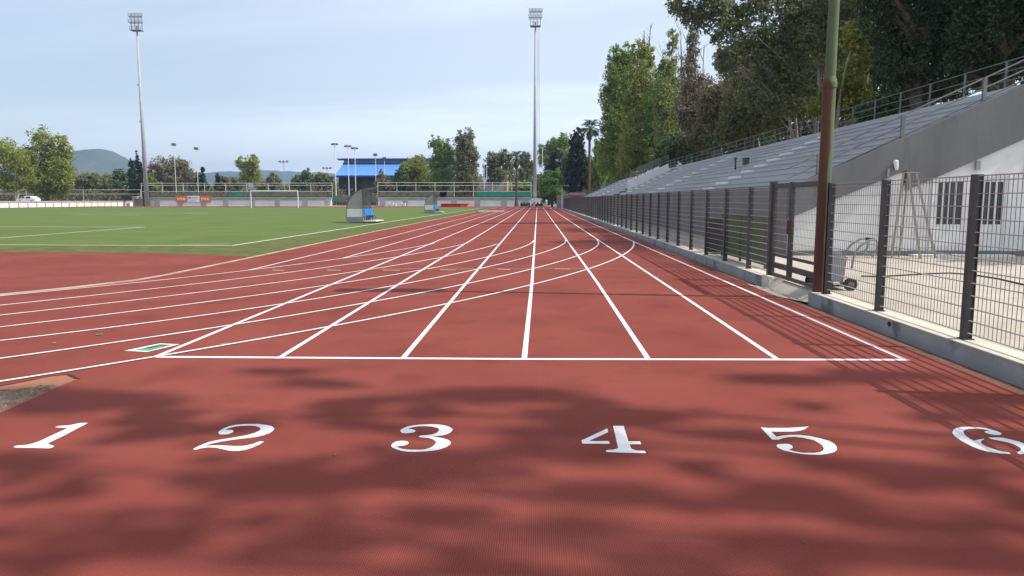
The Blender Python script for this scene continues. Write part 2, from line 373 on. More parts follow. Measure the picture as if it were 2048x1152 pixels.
# painted numbers: outlines traced in photo pixels and laid on the track
DIG = {
 '1': (20, 835, 12.047, [[(75,715),(140,685),(430,660),(560,625),(720,570),(1300,300),(1390,258),(1340,252),(1180,248),(1080,240),(1180,205),(1400,195),(1550,165),(1690,135),(1880,132),(1780,190),(1620,270),(1300,440),(1020,575),(940,610),(920,640),(980,665),(1070,690),(1010,735),(930,750),(560,738),(150,735)]]),
 '2': (380, 835, 11.378, [[(65,725),(200,650),(420,560),(640,515),(900,475),(1150,430),(1330,395),(1480,350),(1580,300),(1610,265),(1580,230),(1500,200),(1350,190),(1150,195),(1000,215),(870,250),(800,280),(960,288),(995,320),(950,355),(850,385),(720,392),(660,380),(640,345),(680,300),(780,245),(900,200),(1050,170),(1250,153),(1550,150),(1750,175),(1870,205),(1920,255),(1890,310),(1800,365),(1650,415),(1500,450),(1250,480),(950,515),(700,555),(500,600),(340,648),(500,640),(700,635),(1000,655),(1230,650),(1400,615),(1580,550),(1685,550),(1580,620),(1420,690),(1250,745),(1050,765),(880,755),(720,720),(580,690),(400,685),(240,710),(130,740)]]),
 '3': (770, 835, 13.653, [[(410,370),(470,310),(600,255),(760,220),(960,200),(1200,190),(1450,195),(1620,215),(1760,260),(1840,310),(1850,345),(1800,410),(1700,460),(1560,495),(1300,520),(1450,545),(1600,575),(1740,625),(1800,680),(1780,740),(1680,810),(1520,870),(1350,905),(1100,930),(850,942),(620,938),(450,915),(300,870),(200,825),(160,780),(200,715),(300,660),(440,640),(560,645),(630,665),(648,710),(600,745),(500,775),(300,795),(360,825),(480,865),(650,885),(950,887),(1100,875),(1250,825),(1350,755),(1395,690),(1370,640),(1290,590),(1150,560),(1000,548),(915,535),(960,500),(1150,485),(1290,465),(1400,430),(1470,370),(1480,330),(1430,290),(1290,255),(1100,240),(900,248),(750,275),(630,310),(740,325),(810,345),(840,370),(800,405),(700,425),(560,438),(460,425)]]),
 '4': (1150, 840, 12.8, [[(165,520),(230,500),(820,222),(845,260),(845,320),(400,520),(360,545),(865,545),(890,612),(185,610)],
       [(975,155),(1250,155),(1270,240),(1355,500),(1365,550),(1670,552),(1695,625),(1400,625),(1420,700),(1460,750),(1570,785),(1780,795),(1820,840),(1790,855),(1200,840),(800,825),(790,790),(840,770),(960,768),(1060,745),(1105,720),(1050,480)]]),
 '5': (1510, 840, 11.378, [[(130,172),(300,185),(750,185),(1000,170),(1225,150),(1130,215),(1030,245),(870,268),(365,270),(490,385),(620,360),(800,343),(1000,345),(1250,370),(1480,420),(1680,475),(1800,540),(1855,610),(1865,680),(1800,735),(1650,775),(1480,797),(1250,793),(1050,775),(850,740),(650,695),(530,640),(485,590),(520,555),(620,548),(750,548),(840,580),(865,630),(830,660),(760,680),(900,720),(1100,750),(1350,752),(1480,735),(1550,700),(1570,650),(1540,590),(1480,540),(1330,460),(1100,410),(900,388),(750,395),(650,415),(570,440),(540,455),(390,452)]]),
 '6': (1890, 840, 12.962, [[(190,340),(220,250),(300,210),(450,185),(650,180),(850,190),(1050,215),(1200,255),(1350,295),(1450,340),(1470,370),(1420,395),(1280,390),(1150,370),(1060,340),(1015,315),(1050,295),(1150,280),(1000,245),(800,232),(620,235),(520,255),(475,300),(490,360),(560,430),(650,490),(750,540),(880,510),(1010,490),(1010,510),(950,540),(925,590),(960,630),(1060,690),(1200,740),(1350,785),(1550,830),(1650,845),(1715,885),(1500,880),(1300,855),(1100,825),(900,770),(700,690),(560,620),(400,530),(250,420)],
       [(1115,460),(1300,455),(1500,465),(1700,510),(1900,560),(2100,630),(2250,720),(2280,800),(2200,860),(2050,885),(1930,890),(1860,850),(1900,825),(1965,790),(1970,750),(1930,710),(1800,640),(1650,590),(1400,540),(1200,500)]]),
}
for d, (x0, y0, s, polys) in DIG.items():
    mb = MB()
    for poly in polys:
        pts = [G(x0 + p[0] / s, y0 + p[1] / s) for p in poly]
        mb.sheet([(p.x, p.y) for p in pts], Z1)
    o = mb.build('lane_number', M['line'], track); o['label'] = 'white painted serif numeral %s on the red track' % d
# small green painted marking in a white border
mk = MB().sheet([tuple(G(*p)[:2]) for p in ((249, 701.5), (294, 704), (360, 688.7), (320, 687))], Z1).build('painted_marking', M['line'], track)
MB().sheet([tuple(G(*p)[:2]) for p in ((268, 700.8), (297, 702.0), (345, 690.0), (319, 688.7))], Z2).build('painted_marking', M['gpaint'], mk)
mb = MB()
for p in ((300, 695.4), (325, 691.3), (311, 693.6)):
    c = G(*p); mb.sheet([(c.x - .03, c.y - .022), (c.x + .03, c.y - .02), (c.x + .03, c.y + .022), (c.x - .03, c.y + .022)], Z3)
mb.build('painted_marking', M['crack'], mk)
for p, q in (((193, 671), (205, 669.5)), ((105, 688), (112, 687)), ((440, 690.3), (456, 687.8))):
    a, b = G(*p), G(*q); MB().strip([a[:2], b[:2]], .05, Z3 + .0062).build('painted_marking', M['gpaint'], track)
# torn bare patch at the left
def gp(*pts): return [tuple(G(*p)[:2]) for p in pts]
MB().sheet(gp((-90, 790), (0, 773.5), (50, 764), (100, 753), (137, 749), (160, 757.5), (146, 762), (112, 776), (60, 800), (0, 826), (-90, 862)), Z1).build('gravel_patch', M['base'])
MB().sheet(gp((-90, 800), (0, 781), (24, 781), (34, 786), (72, 776), (84, 771), (106, 769), (111, 775), (88, 783), (56, 799), (0, 823), (-90, 859)), Z2).build('gravel_patch', M['gravel'])
for o in bpy.data.objects:
    if o.name.startswith('gravel_patch'): tag(o, kind='structure')
mb = MB()
mb.strip(gp((-60, 784.5), (0, 772.5), (50, 763), (100, 753), (137, 749.5)), .018, Z2 + .001)
mb.strip(gp((137, 749.5), (148, 755), (154, 757.8), (160, 757.5)), .035, Z3)
mb.strip(gp((50, 789), (72, 785.5), (97, 781)), .03, Z3)
mb.strip(gp((0, 781.5), (24, 780.5)), .02, Z3); mb.strip(gp((46, 778), (72, 775.5), (84, 771)), .02, Z3)
mb.build('crack', M['crack'], track)
rg = random.Random(3); mb = MB()
for i in range(420):
    px = rg.uniform(0, 108); t = rg.random(); py = (783 - px * .1) * (1 - t) + (822 - px * .43) * t
    c = G(px, py); s = rg.uniform(.006, .022)
    vs = [(c.x + math.cos(a) * s * rg.uniform(.6, 1.2), c.y + math.sin(a) * s * rg.uniform(.6, 1.2), Z2) for a in (0, 1.6, 3.1, 4.7)]
    mb.add(vs + [(c.x, c.y, Z2 + s * .8)], [(0, 1, 4), (1, 2, 4), (2, 3, 4), (3, 0, 4)])
tag(mb.build('gravel', M['gravel']), 'loose grey gravel on the torn bare patch', kind='stuff')
# turf
e = [G(0, 504), G(300, 506.5), G(512, 513), G(559, 502), G(754, 462), G(952, 423.6)]
TX = e[4].x
turf_poly = [(-100, 23.0), (e[0].x, e[0].y), (e[1].x, e[1].y), (e[2].x, e[2].y), (e[3].x, e[3].y), (TX, e[4].y), (TX, 150), (-100, 150)]
turf = MB().sheet(turf_poly, Z1).build('infield_turf', M['turf']); tag(turf, 'green artificial turf pitch with white lines', kind='structure')
mb = MB().sheet([(e[2].x, e[2].y + .05), (e[3].x - .15, e[3].y), (TX - .15, e[4].y), (TX - .15, 149.5), (TX - 2.1, 149.5), (TX - 2.1, 25.0), (-60, 24.9), (e[1].x, e[1].y + .1)], Z2)
tag(mb.build('turf_margin', M['turf_edge']), kind='structure')
c0 = G(463, 491.5)
def pl(pts, w=.1): MB().strip(pts, w, Z3).build('pitch_line', M['line'], turf)
pl([(-90, c0.y + .9), (-20, c0.y + .25), (c0.x, c0.y)]); pl([(c0.x, c0.y), (c0.x - .1, 60), (c0.x - .2, 137)])
a, b = G(360, 489.6), G(462, 488); pl([(a.x, a.y), (b.x, b.y)], .07)
a, b = G(0, 476), G(290, 454); pl([(a.x - 8, a.y - 7.3), (a.x, a.y), (b.x, b.y)])
a, b = G(0, 452.5), G(290, 454.2); pl([(a.x - 10, a.y), (b.x, b.y)], .12)
for (p, q) in (((120, 426), (415, 427)), ((150, 429), (280, 429.8)), ((370, 426.5), (415, 425.2))):
    a, b = G(*p), G(*q); pl([(a.x, a.y), (b.x, b.y)], .16)
# inner kerb, drawn from the left frame edge to the straight
kb = [G(*p) for p in ((-160, 606), (0, 590.5), (132, 577.5), (270, 561.5), (330, 551), (412, 534.4), (512, 513.5))] + [Vector((TX + .05, e[4].y, 0)), Vector((TX + .05, 110, 0)), Vector((TX + .05, 150, 0))]
pts = [Vector((p.x, p.y)) for p in kb]; vs, fs = [], []
for i, p in enumerate(pts):
    d = (pts[min(i + 1, len(pts) - 1)] - pts[max(i - 1, 0)]).normalized(); q = Vector((-d.y, d.x)) * .03
    for s_, z in ((1, 0), (1, .022), (-1, .022), (-1, 0)): vs.append((p.x + q.x * s_, p.y + q.y * s_, z))
for i in range(len(pts) - 1):
    for k in range(3): fs.append((4 * i + k, 4 * i + k + 1, 4 * i + k + 5, 4 * i + k + 4))
tag(MB().add(vs, fs).build('kerb', M['kerb']), 'pale inner concrete kerb of the track', kind='structure')
# gutter with leaf litter, yard slab, threshold at the gate
g = MB(); g.add([(3.92, -8, 0.0), (4.36, -8, -.12), (4.36, 178, -.12), (3.92, 178, 0.0)], [(0, 1, 2, 3)])
tag(g.build('gutter', M['gutter']), kind='structure')
YZ = .07
tag(MB().sheet([(4.60, -8), (30, -8), (30, 140), (4.60, 140)], YZ).build('yard', M['yard']), 'pale concrete yard behind the fence', kind='structure')
th = MB().add([(3.90, 11.99, .004), (4.36, 11.99, -.085), (4.64, 11.99, .0715), (4.64, 13.89, .0715), (4.36, 13.89, -.085), (3.90, 13.89, .004)], [(0, 1, 4, 5), (1, 2, 3, 4)])
tag(th.build('path', M['yard']), 'pale concrete ramp through the gate', kind='structure')

# ------------------------------------------------------------------ plinth walls and fence
PX0, PX1, PZ = 4.36, 4.66, .10
w = empty('concrete_wall', (4.5, 3, 0), 'low stained concrete wall nearest the camera, under the first fence panels', 'wall')
MB().box(PX0, PX1, -6, 11.97, -.16, PZ - .012).build('wall_body', M['plinth'], w)
MB().box(PX0 - .004, PX1 + .004, -6.01, 11.974, PZ - .0118, PZ).build('top_face', M['captop'], w)  # thin slab that carries the painted sunlight of the top
hp = G(1777, 648, -.02); hp = D(1777, 648, PX0 / ((1777 - 1075) / FPX))
mb = MB().tube([(PX0 - .012, hp.y, hp.z), (PX0 + .0, hp.y, hp.z)], .032, 12); mb.build('drain_hole', M['crack'], w)
w = empty('concrete_wall', (4.5, 30, 0), 'long low concrete wall beyond the gate, running to the far end', 'wall')
MB().box(PX0, PX1, 14.35, 128, -.16, PZ - .012).build('wall_body', M['plinth'], w)
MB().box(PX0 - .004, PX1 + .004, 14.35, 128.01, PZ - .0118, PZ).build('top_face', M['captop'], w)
MB().box(PX0 - .03, PX1 + .0, 13.9, 14.345, -.14, PZ + .02).build('broken_end', M['plinth_end'], w)
FX, FT = 4.52, 1.81
def panel(y0, y1, par):
    v = MB(); h = MB(); n = int((y1 - y0) / .0665)
    for i in range(1, n):
        y = y0 + (y1 - y0) * i / n; v.box(FX - .0023, FX + .0023, y - .0023, y + .0023, PZ + .06, FT)
    z = PZ + .07
    while z < FT - .03:
        h.box(FX - .013, FX + .013, y0, y1, z - .0045, z + .0045); z += .132
    h.box(FX - .014, FX + .014, y0, y1, FT - .012, FT)
    return build2('mesh_panel', v, M['darkwire'], h, M['wire'], par)
def build2(name, a, ma, c, mc, par):
    k = len(a.f); a.add(c.v, c.f); o = a.build(name, ma, par); o.data.materials.append(mc)
    for i, p in enumerate(o.data.polygons): p.material_index = 0 if i < k else 1
    return o
def post_mb(y): return MB().box(FX - .045, FX + .045, y - .02, y + .02, PZ, FT + .01).box(FX - .045, FX - .038, y - .04, y + .04, PZ, FT + .008).box(FX + .038, FX + .045, y - .04, y + .04, PZ, FT + .008).box(FX - .06, FX + .06, y - .06, y + .06, PZ, PZ + .012)
f1 = empty('mesh_fence', (FX, 7.85, PZ), 'dark steel mesh fence on the low wall nearest the camera, right of the rusty pole', 'fence')
p0 = post_mb(7.85).build('post', M['darksteel'], f1); m0 = panel(7.89, 9.81, f1)
for k in (-3, -2, -1, 1, 2):
    if k != 2: inst(p0, 'post', f1, (0, 2 * k, 0))
    if k != 2 and k != 1: inst(m0, 'mesh_panel', f1, (0, 2 * k, 0))
panel(9.89, 11.60, f1)
post_mb(11.64).build('post', M['darksteel'], f1)
f2 = empty('mesh_fence', (FX, 16, PZ), 'long dark steel mesh fence beside the track, from the gate to the far end', 'fence')
bp_ = MB().box(FX - .06, FX + .06, 14.40, 14.52, PZ, FT + .1); bp_.build('post', M['darksteel'], f2)
p0 = post_mb(15.95).build('post', M['darksteel'], f2); m0 = panel(15.99, 17.91, f2)
panel(14.56, 15.91, f2)
for k in range(1, 56):
    inst(p0, 'post', f2, (0, 2 * k, 0)); inst(m0, 'mesh_panel', f2, (0, 2 * k, 0))
# gate
gt = empty('steel_gate', (FX, 13.2, .08), 'closed dark steel mesh gate with wide bottom rails, left of the rusty pole', 'gate')
def leaf(y0, y1, nm):
    fr = MB(); x = FX
    for y in (y0 + .03, y1 - .03): fr.box(x - .03, x + .03, y - .03, y + .03, .12, FT + .06)
    fr.box(x - .025, x + .025, y0 + .06, y1 - .06, FT - .04, FT + .05)
    for z0, z1 in ((.12, .18), (.28, .38), (.50, .55)): fr.box(x - .02, x + .02, y0 + .06, y1 - .06, z0, z1)
    o = fr.build('gate_leaf', M['darksteel'], gt)
    v = MB(); h = MB(); n = int((y1 - y0) / .066)
    for i in range(1, n): v.box(x - .002, x + .002, y0 + (y1 - y0) * i / n - .002, y0 + (y1 - y0) * i / n + .002, .56, FT - .04)
    z = .66
    while z < FT - .08: h.box(x - .01, x + .01, y0 + .06, y1 - .06, z - .0025, z + .0025); z += .132
    build2('mesh_panel', v, M['darkwire'], h, M['wire'], gt)
leaf(12.03, 13.38, 'a'); leaf(13.40, 14.38, 'b')
MB().box(FX - .07, FX - .031, 13.30, 13.42, .95, 1.2).build('lock_box', M['brownroof'], gt)
# rusty pole with lamps on top, out of frame, whose shadow falls across the track
pb = Vector((4.50, 11.9, .10))
po = empty('lamp_post', pb, 'tall green painted steel pole with peeling rust, between gate and first fence panels', 'pole')
MB().tube([(pb.x, pb.y, .0), (pb.x + .01, pb.y, 3.28)], .096, 20).build('lower_tube', M['pole'], po, smooth=False)
MB().tube([(pb.x + .01, pb.y, 3.28), (pb.x + .01, pb.y, 3.36), (pb.x + .012, pb.y, 3.45)], [.109, .109, .082], 20).build('collar', M['pole'], po)
MB().tube([(pb.x + .012, pb.y, 3.4), (pb.x + .03, pb.y, 7.4)], [.082, .07], 18).build('upper_tube', M['pole'], po, smooth=False)
MB().box(pb.x - .6, pb.x + .6, pb.y - .03, pb.y + .03, 7.4, 7.458).build('cross_arm', M['rail'], po)
for dx in (-.28, .30): MB().box(pb.x + dx * 1.5 - .38, pb.x + dx * 1.5 + .38, pb.y - .26, pb.y + .22, 7.46, 7.78).build('floodlight', M['lampdark'], po)

# ------------------------------------------------------------------ grandstand
YE, YF = 20.2, 119.0
fx, fz, bx, bz = 6.95, 1.95, 12.80, 4.60
NR = 11; dx_, dz_ = (bx - fx) / NR, (bz - fz) / NR
st = empty('grandstand', (10, 60, 0), 'long grey concrete grandstand with stepped rows behind the fence', 'grandstand')
seat = MB(); YS = [(YE + .23, 68.0), (73.5, YF)]
for (ya, yb) in YS:
    for r in range(NR):
        x0, x1 = fx + r * dx_, fx + (r + 1) * dx_; z0 = fz + r * dz_
        seat.box(x0 - .022, x1 + .001, ya, yb, z0 - .05, z0)                      # tread with a nosing
        seat.box(x1 + .004, x1 + .06, ya, yb, z0 + .001, z0 + dz_ - .055) if r < NR - 1 else None
seat.box(bx, bx + .9, YE + .23, YF, bz - .12, bz + .0)
seat.build('seating_rows', M['seat'], st)
fw_ = MB().box(fx - .16, fx - .035, YE + .235, YF, 0, fz + .03); fw_.build('front_wall', M['front'], st)
MB().box(bx + .905, bx + 1.05, YE + .235, YF, 0, bz + .2).build('back_wall', M['concrete'], st)
MB().box(fx, bx, YF + .002, YF + .2, 0, fz - .2).build('far_wall', M['concrete'], st)
def EX(px): return (px - 1075) / (FPX / YE)
def EZ(py): return CAMH + (399.5 - py) / (FPX / YE)
xe = 15.0
ew = [(fx - .16, .0), (xe, .0), (xe, 4.3), (12.9, 3.35), (9.70, 1.92), (9.70, 2.40), (fx - .16, 1.16)]
MB().prism(ew, 'y', YE, YE + .2).build('end_wall', M['whitew'], st)
k = .45
band = [(fx - .20, 1.95), (fx - .20, EZ(435)), (9.76, EZ(435) + k * (9.76 - fx)), (9.76, 2.14 + k * (9.76 - 10.52)), (13.2, 2.14 + k * (13.2 - 10.52)), (xe, 2.14 + k * (xe - 10.52)), (xe, 1.96 + k * (xe - 6.93)), (fx, 1.98)]
MB().prism(band, 'y', YE - .07, YE + .225).build('sloped_beam', M['concrete'], st)
MB().box(fx - .16, xe, YE - .10, YE - .003, 0.05, .20).build('wall_base', M['concrete'], st)
# plank step under the doors
MB().box(EX(1800), EX(1990), YE - .45, YE - .105, .05, .12).build('step', M['whitew'], st)
# doors with tall slot windows
for (a, b, slots) in ((1844, 1907, ((1853, 1861.5), (1865, 1873.5), (1876, 1884.7), (1888.5, 1900))), (1921, 1982, ((1931, 1939), (1942, 1950), (1953, 1961), (1966, 1976)))):
    d = MB().box(EX(a), EX(b), YE - .03, YE - .002, .21, EZ(357))
    d.box(EX(a) - .05, EX(a) - .002, YE - .05, YE - .003, .20, EZ(353)); d.box(EX(b) + .002, EX(b) + .05, YE - .05, YE - .003, .20, EZ(353))
    d.box(EX(a), EX(b), YE - .05, YE - .003, EZ(357) + .002, EZ(353))
    o = d.build('door', M['frame'], st)
    for (s0, s1) in slots:
        MB().box(EX(s0), EX(s1), YE - .036, YE - .0305, EZ(447), EZ(365)).build('window_slot', M['slot'], o)
    MB().box(EX(a) + .06, EX(b) - .06, YE - .045, YE - .031, .35, EZ(458)).build('lower_panel', M['frame'], o)
wn = MB().box(EX(2016), EX(2120), YE - .12, YE - .075, EZ(349), EZ(312)).box(EX(2016), EX(2120), YE - .16, YE - .121, EZ(314), EZ(311)).build('window', M['whitew'], st)
MB().box(EX(2019), EX(2117), YE - .125, YE - .1205, EZ(346), EZ(315)).build('opening', M['slot'], wn)
MB().prism([(EX(2021), EZ(345)), (EX(2117), EZ(345)), (EX(2117), EZ(317)), (EX(2030), EZ(317))], 'y', YE - .15, YE - .126).build('shutter', M['beige'], wn)
MB().box(EX(1917), EX(1925), YE - .16, YE - .075, EZ(343), EZ(325)).build('wall_lamp', M['lampdark'], st)
wl = MB().tube([D(1793, 340, YE - .12), D(1793, 336, YE - .12), D(1791.5, 322, YE - .14), D(1791.5, 320, YE - .14)], [.03, .05, .065, .03], 10)
o = wl.build('wall_lamp', M['white'], st); o['label'] = 'small white bulb lamp on the sloped beam'
MB().box(D(1793, 0, YE).x - .03, D(1793, 0, YE).x + .03, YE - .13, YE - .0705, EZ(356), EZ(340)).build('lamp_bracket', M['lampdark'], st)
# aisle half steps
for ya in (31.5, 47.0, 63.0, 88.0, 104.0):
    for r in range(0, NR - 1):
        x1 = fx + (r + 1) * dx_; z0 = fz + r * dz_
        MB().box(x1 - .30, x1 - .035, ya, ya + 1.15, z0 + .001, z0 + dz_ * .5).build('aisle_step', M['white'], st)
# entrance gap with its parapet and rail
pp = empty('stair_parapet', (10, 70.5, 0), 'pale concrete stair opening with a railing in the middle of the grandstand', 'parapet')
mb = MB().prism([(9.0, 2.75), (11.8, 4.0), (11.8, 4.8), (9.0, 3.5)], 'y', 73.2, 73.48).prism([(9.0, 2.6), (11.8, 3.9), (11.8, 4.8), (9.0, 3.5)], 'y', 68.02, 68.3)
mb.box(8.8, 8.995, 68.02, 73.48, 1.2, 3.5); mb.box(11.805, 12.0, 68.02, 73.48, 2.2, 4.4)
mb.build('parapet_wall', M['whitew'], pp)
rl = MB()
for y in (68.15, 73.35):
    for i in range(5): xx = 9.05 + i * .68; rl.tube([(xx, y, 3.4 + .45 * (xx - 9)), (xx, y, 4.3 + .45 * (xx - 9))], .03, 6)
    for h in (3.8, 4.05, 4.3): rl.tube([(9.0, y, h), (11.8, y, h + 1.26)], .028, 6)
rl.build('railing', M['rail'], pp)
seat2 = MB()
for r in range(NR):
    if r in (0, 1, 2, 10):
        x0, x1 = fx + r * dx_, fx + (r + 1) * dx_; z0 = fz + r * dz_
        seat2.box(x0 - .03, x1 + .001, 68.001, 73.499, z0 - .07 - .003, z0 - .003)
seat2.build('landing_rows', M['seat'], st)
# railings
br = empty('railing', (bx + .5, 60, bz), 'grey railing along the back edge of the grandstand', 'railing')
y = 19.95
rp = None
yy = 22.0; mbp = MB().box(bx + .43, bx + .475, yy - .022, yy + .022, bz, bz + .86)
rp = mbp.build('post', M['rail'], br)
for i in range(1, 48): inst(rp, 'post', br, (0, 2.05 * i, 0))
for h in (.3, .56, .84): MB().tube([(bx + .45, YE + .1, bz + h), (bx + .45, YF, bz + h)], .015, 6).build('rail', M['rail'], br)
er = empty('railing', (9, YE, 2), 'sloping grey railing down the near end of the grandstand', 'railing')
for px, y0, y1 in ((1635, 366, 308), (1803, 288, 230), (1967, 206, 155), (2110, 140, 88)):
    a, b = D(px, y0, YE + .08), D(px, y1, YE + .08); MB().box(a.x - .045, a.x + .045, YE + .04, YE + .12, a.z - .05, b.z).build('post', M['rail'], er)
for off in (2, 22, 42):
    a, m_, b = D(1575, 335 + off, YE + .08), D(1803, 230 + off, YE + .08), D(2110, 90 + off, YE + .08)
    MB().tube([a, m_, b], .02, 8).build('rail', M['rail'], er)
fr = empty('railing', (fx, YF, fz), 'grey railing descending the far end of the grandstand', 'railing')
rl = MB()
for h in (.3, .56, .84): rl.tube([(bx + .45, YF, bz + h), (fx - .2, YF + .2, fz + h - .3)], .022, 6)
for i in range(5):
    t = i / 4; rl.tube([(bx + .45 + (fx - bx - .65) * t, YF + .2 * t, bz + (fz - .3 - bz) * t - .1), (bx + .45 + (fx - bx - .65) * t, YF + .2 * t, bz + (fz - .3 - bz) * t + .84)], .022, 6)
rl.build('rail', M['rail'], fr)
# small items on the stand
for px, py, Y, h, lab in ((1472, 298, 36, .55, 'short dark post standing on an upper row of the grandstand'), (1493, 290, 35, .3, 'low dark box at the back edge of the grandstand beside the short post')):
    p = D(px, py, Y); r = max(0, min(NR - 1, int((p.x - fx) / dx_))); zb = fz + r * dz_
    o = empty('short_post' if h > .4 else 'junction_box', (p.x, Y, zb), lab, 'post' if h > .4 else 'box')
    (MB().tube([(p.x, Y, zb), (p.x, Y, zb + h)], .045, 8).tube([(p.x, Y, zb + h), (p.x, Y, zb + h + .08)], .07, 8) if h > .4 else MB().box(p.x - .12, p.x + .12, Y - .15, Y + .15, zb, zb + h).box(p.x - .15, p.x + .15, Y - .18, Y + .18, zb + h, zb + h + .03)).build('body', M['darksteel'], o)

# ------------------------------------------------------------------ yard things: ladder, cart, green screen, hose
ld = empty('stepladder', (10.1, 19.3, YZ), 'worn aluminium stepladder open in front of the white end wall', 'ladder')
def ladder_frame(f0, f1, t0, t1, n, m):
    mb = MB(); f0, f1, t0, t1 = map(Vector, (f0, f1, t0, t1))
    mb.bar(f0, t0, .028, .055); mb.bar(f1, t1, .028, .055)
    mb.build('side_rails', m, ld); ru = MB()
    for i in range(1, n):
        t = i / n; ru.bar(f0.lerp(t0, t), f1.lerp(t1, t), .04, .022)
    ru.build('rungs', m, ld)
ap = D(1815, 346, 19.3)
ladder_frame((D(1841, 507, 19.1).x, 19.1, YZ), (D(1874, 507, 19.3).x, 19.35, YZ), (ap.x - .02, 19.2, ap.z), (ap.x + .24, 19.35, ap.z), 8, M['alu'])
ladder_frame((D(1783, 507, 19.3).x, 19.3, YZ), (D(1800, 504, 19.7).x, 19.75, YZ), (ap.x - .12, 19.25, ap.z), (ap.x + .12, 19.5, ap.z), 8, M['alu'])
MB().box(ap.x - .13, ap.x + .25, 19.2, 19.45, ap.z, ap.z + .02).build('top_plate', M['alu'], ld)
# line marking cart
cY = 12.6; cb = D(1700, 570, cY)
ct = empty('line_marking_cart', (cb.x, cY, YZ), 'grey wheeled line-marking cart with a hoop handle behind the fence', 'cart')
def CP(px, py, y=cY): return D(px, py, y)
MB().prism([(CP(1662, 0).x, .20), (CP(1706, 0).x, .20), (CP(1712, 0).x, .62), (CP(1672, 0).x, .66)], 'y', cY - .20, cY + .20).build('tank', M['tank'], ct)
MB().prism([(CP(1680, 0).x, .667), (CP(1706, 0).x, .645), (CP(1704, 0).x, .70), (CP(1684, 0).x, .72)], 'y', cY - .12, cY + .12).build('tank_lid', M['lampdark'], ct)
MB().box(CP(1655, 0).x, CP(1716, 0).x, cY - .24, cY + .24, .13, .195).build('chassis', M['darksteel'], ct)
MB().box(CP(1660, 0).x, CP(1694, 0).x, cY - .30, cY - .245, .17, .21).build('edge_strip', M['white'], ct)
hp_ = [CP(*q) for q in ((1694, 535), (1700, 505), (1712, 490), (1730, 479), (1742, 478), (1746, 486), (1744, 498), (1735, 512))]
for dy in (-.18, .18): MB().tube([(p.x, cY + dy, p.z) for p in hp_], .02, 8).build('handle', M['lampdark'], ct)
MB().tube([(hp_[4].x, cY - .18, hp_[4].z), (hp_[4].x, cY + .18, hp_[4].z)], .02, 8).build('handle_grip', M['rubber'], ct)
for px_, yy_ in ((1716, cY - .30), (1716, cY + .30), (1664, cY + .30), (1664, cY - .36)):
    xx = CP(px_, 0).x; wl_ = MB().tube([(xx, yy_ - .03, YZ + .105), (xx, yy_ + .03, YZ + .105)], .105, 18).build('wheel', M['rubber'], ct)
    MB().tube([(xx, yy_ - .034, YZ + .105), (xx, yy_ + .034, YZ + .105)], .05, 12).build('rim', M['rail'], wl_)
# green screen on frame behind the fence
sY0, sY1, sx_ = 16.2, 20.0, 4.95
gs = empty('green_screen', (sx_, 18, YZ), 'waist-high green mesh screen on a steel frame behind the fence left of the gate', 'screen')
MB().box(sx_ - .012, sx_ + .012, sY0 + .06, sY1 - .06, .14, 1.16).build('mesh_sheet', M['green_sheet'], gs)
fr_ = MB()
for yv in (sY0, (sY0 + sY1) / 2 + .1, sY1): fr_.box(sx_ - .025, sx_ + .025, yv - .025, yv + .025, YZ, 1.19)
fr_.box(sx_ - .02, sx_ + .02, sY0 + .03, sY1 - .03, 1.165, 1.2)
fr_.build('frame', M['darksteel'], gs)
bn = empty('waste_bin', (4.95, 20.9, YZ), 'dark upright bin behind the fence at the end of the green screen', 'bin')
MB().prism([(4.78, YZ + .05), (5.12, YZ + .05), (5.18, 1.02), (4.72, 1.02)], 'y', 20.65, 21.15).build('body', M['rubber'], bn)
MB().box(4.70, 5.20, 20.62, 21.18, 1.021, 1.08).build('lid', M['darksteel'], bn)
hs = [G(x, y, YZ + .015) for x, y in ((1722, 552), (1760, 553), (1810, 550), (1860, 547), (1900, 546), (1950, 550), (2000, 558), (2060, 572), (2140, 580))]
tag(MB().tube(hs, .014, 6).build('hose', M['rubber']), 'thin dark hose lying across the concrete yard', 'hose')

# ------------------------------------------------------------------ far boundary walls
FW = 190.0
def wx(px, Y=FW): return D(px, 400, Y).x
def farwall(px0, px1, label, piers):
    a, b = wx(px0), wx(px1)
    o = empty('boundary_wall', ((a + b) / 2, FW, 0), label, 'wall')
    mb = MB().box(a, b, FW, FW + .3, -.15, 1.9)
    mb.build('wall_body', M['farwall'], o)
    for p in piers:
        q = wx(p); MB().box(q - .7, q + .7, FW - .16, FW - .002, -.15, 1.85).build('pier', M['pier'], o)
    MB().box(a, b, FW - .12, FW - .002, 1.45, 1.88).build('upper_band', M['pier'], o)
    MB().box(a - .1, b + .1, FW - .18, FW + .4, 1.902, 2.2).build('coping', M['farcap'], o)
    MB().tube([(a, FW + .1, 2.42), (b, FW + .1, 2.42)], .06, 6).build('top_rail', M['brownroof'], o)
    return o
farwall(299, 663, 'pale far boundary wall behind the white goal, left of the gateway', (315, 360, 407, 452, 505, 555, 610, 655))
farwall(757, 1062, 'pale far boundary wall with piers between gateway and right floodlight mast', (765, 810, 858, 908, 955, 1008, 1050))
farwall(1085, 1150, 'short pale far boundary wall right of the right floodlight mast', (1090, 1120))
SWX = -106.0
sw = empty('side_wall', (SWX, 160, 0), 'long low white wall with grey coping along the left side of the pitch', 'wall')
mb = MB().box(SWX - .25, SWX, 120, 195, -.15, 1.0); mb.build('wall_body', M['sidewall'], sw)
MB().box(SWX - .4, SWX + .12, 119.9, 195.1, 1.002, 1.3).build('coping', M['farcap'], sw)
mb = MB()
for i in range(27): mb.box(SWX + .002, SWX + .10, 121 + i * 2.75, 121.28 + i * 2.75, -.15, 1.0)
mb.build('piers', M['farcap'], sw)
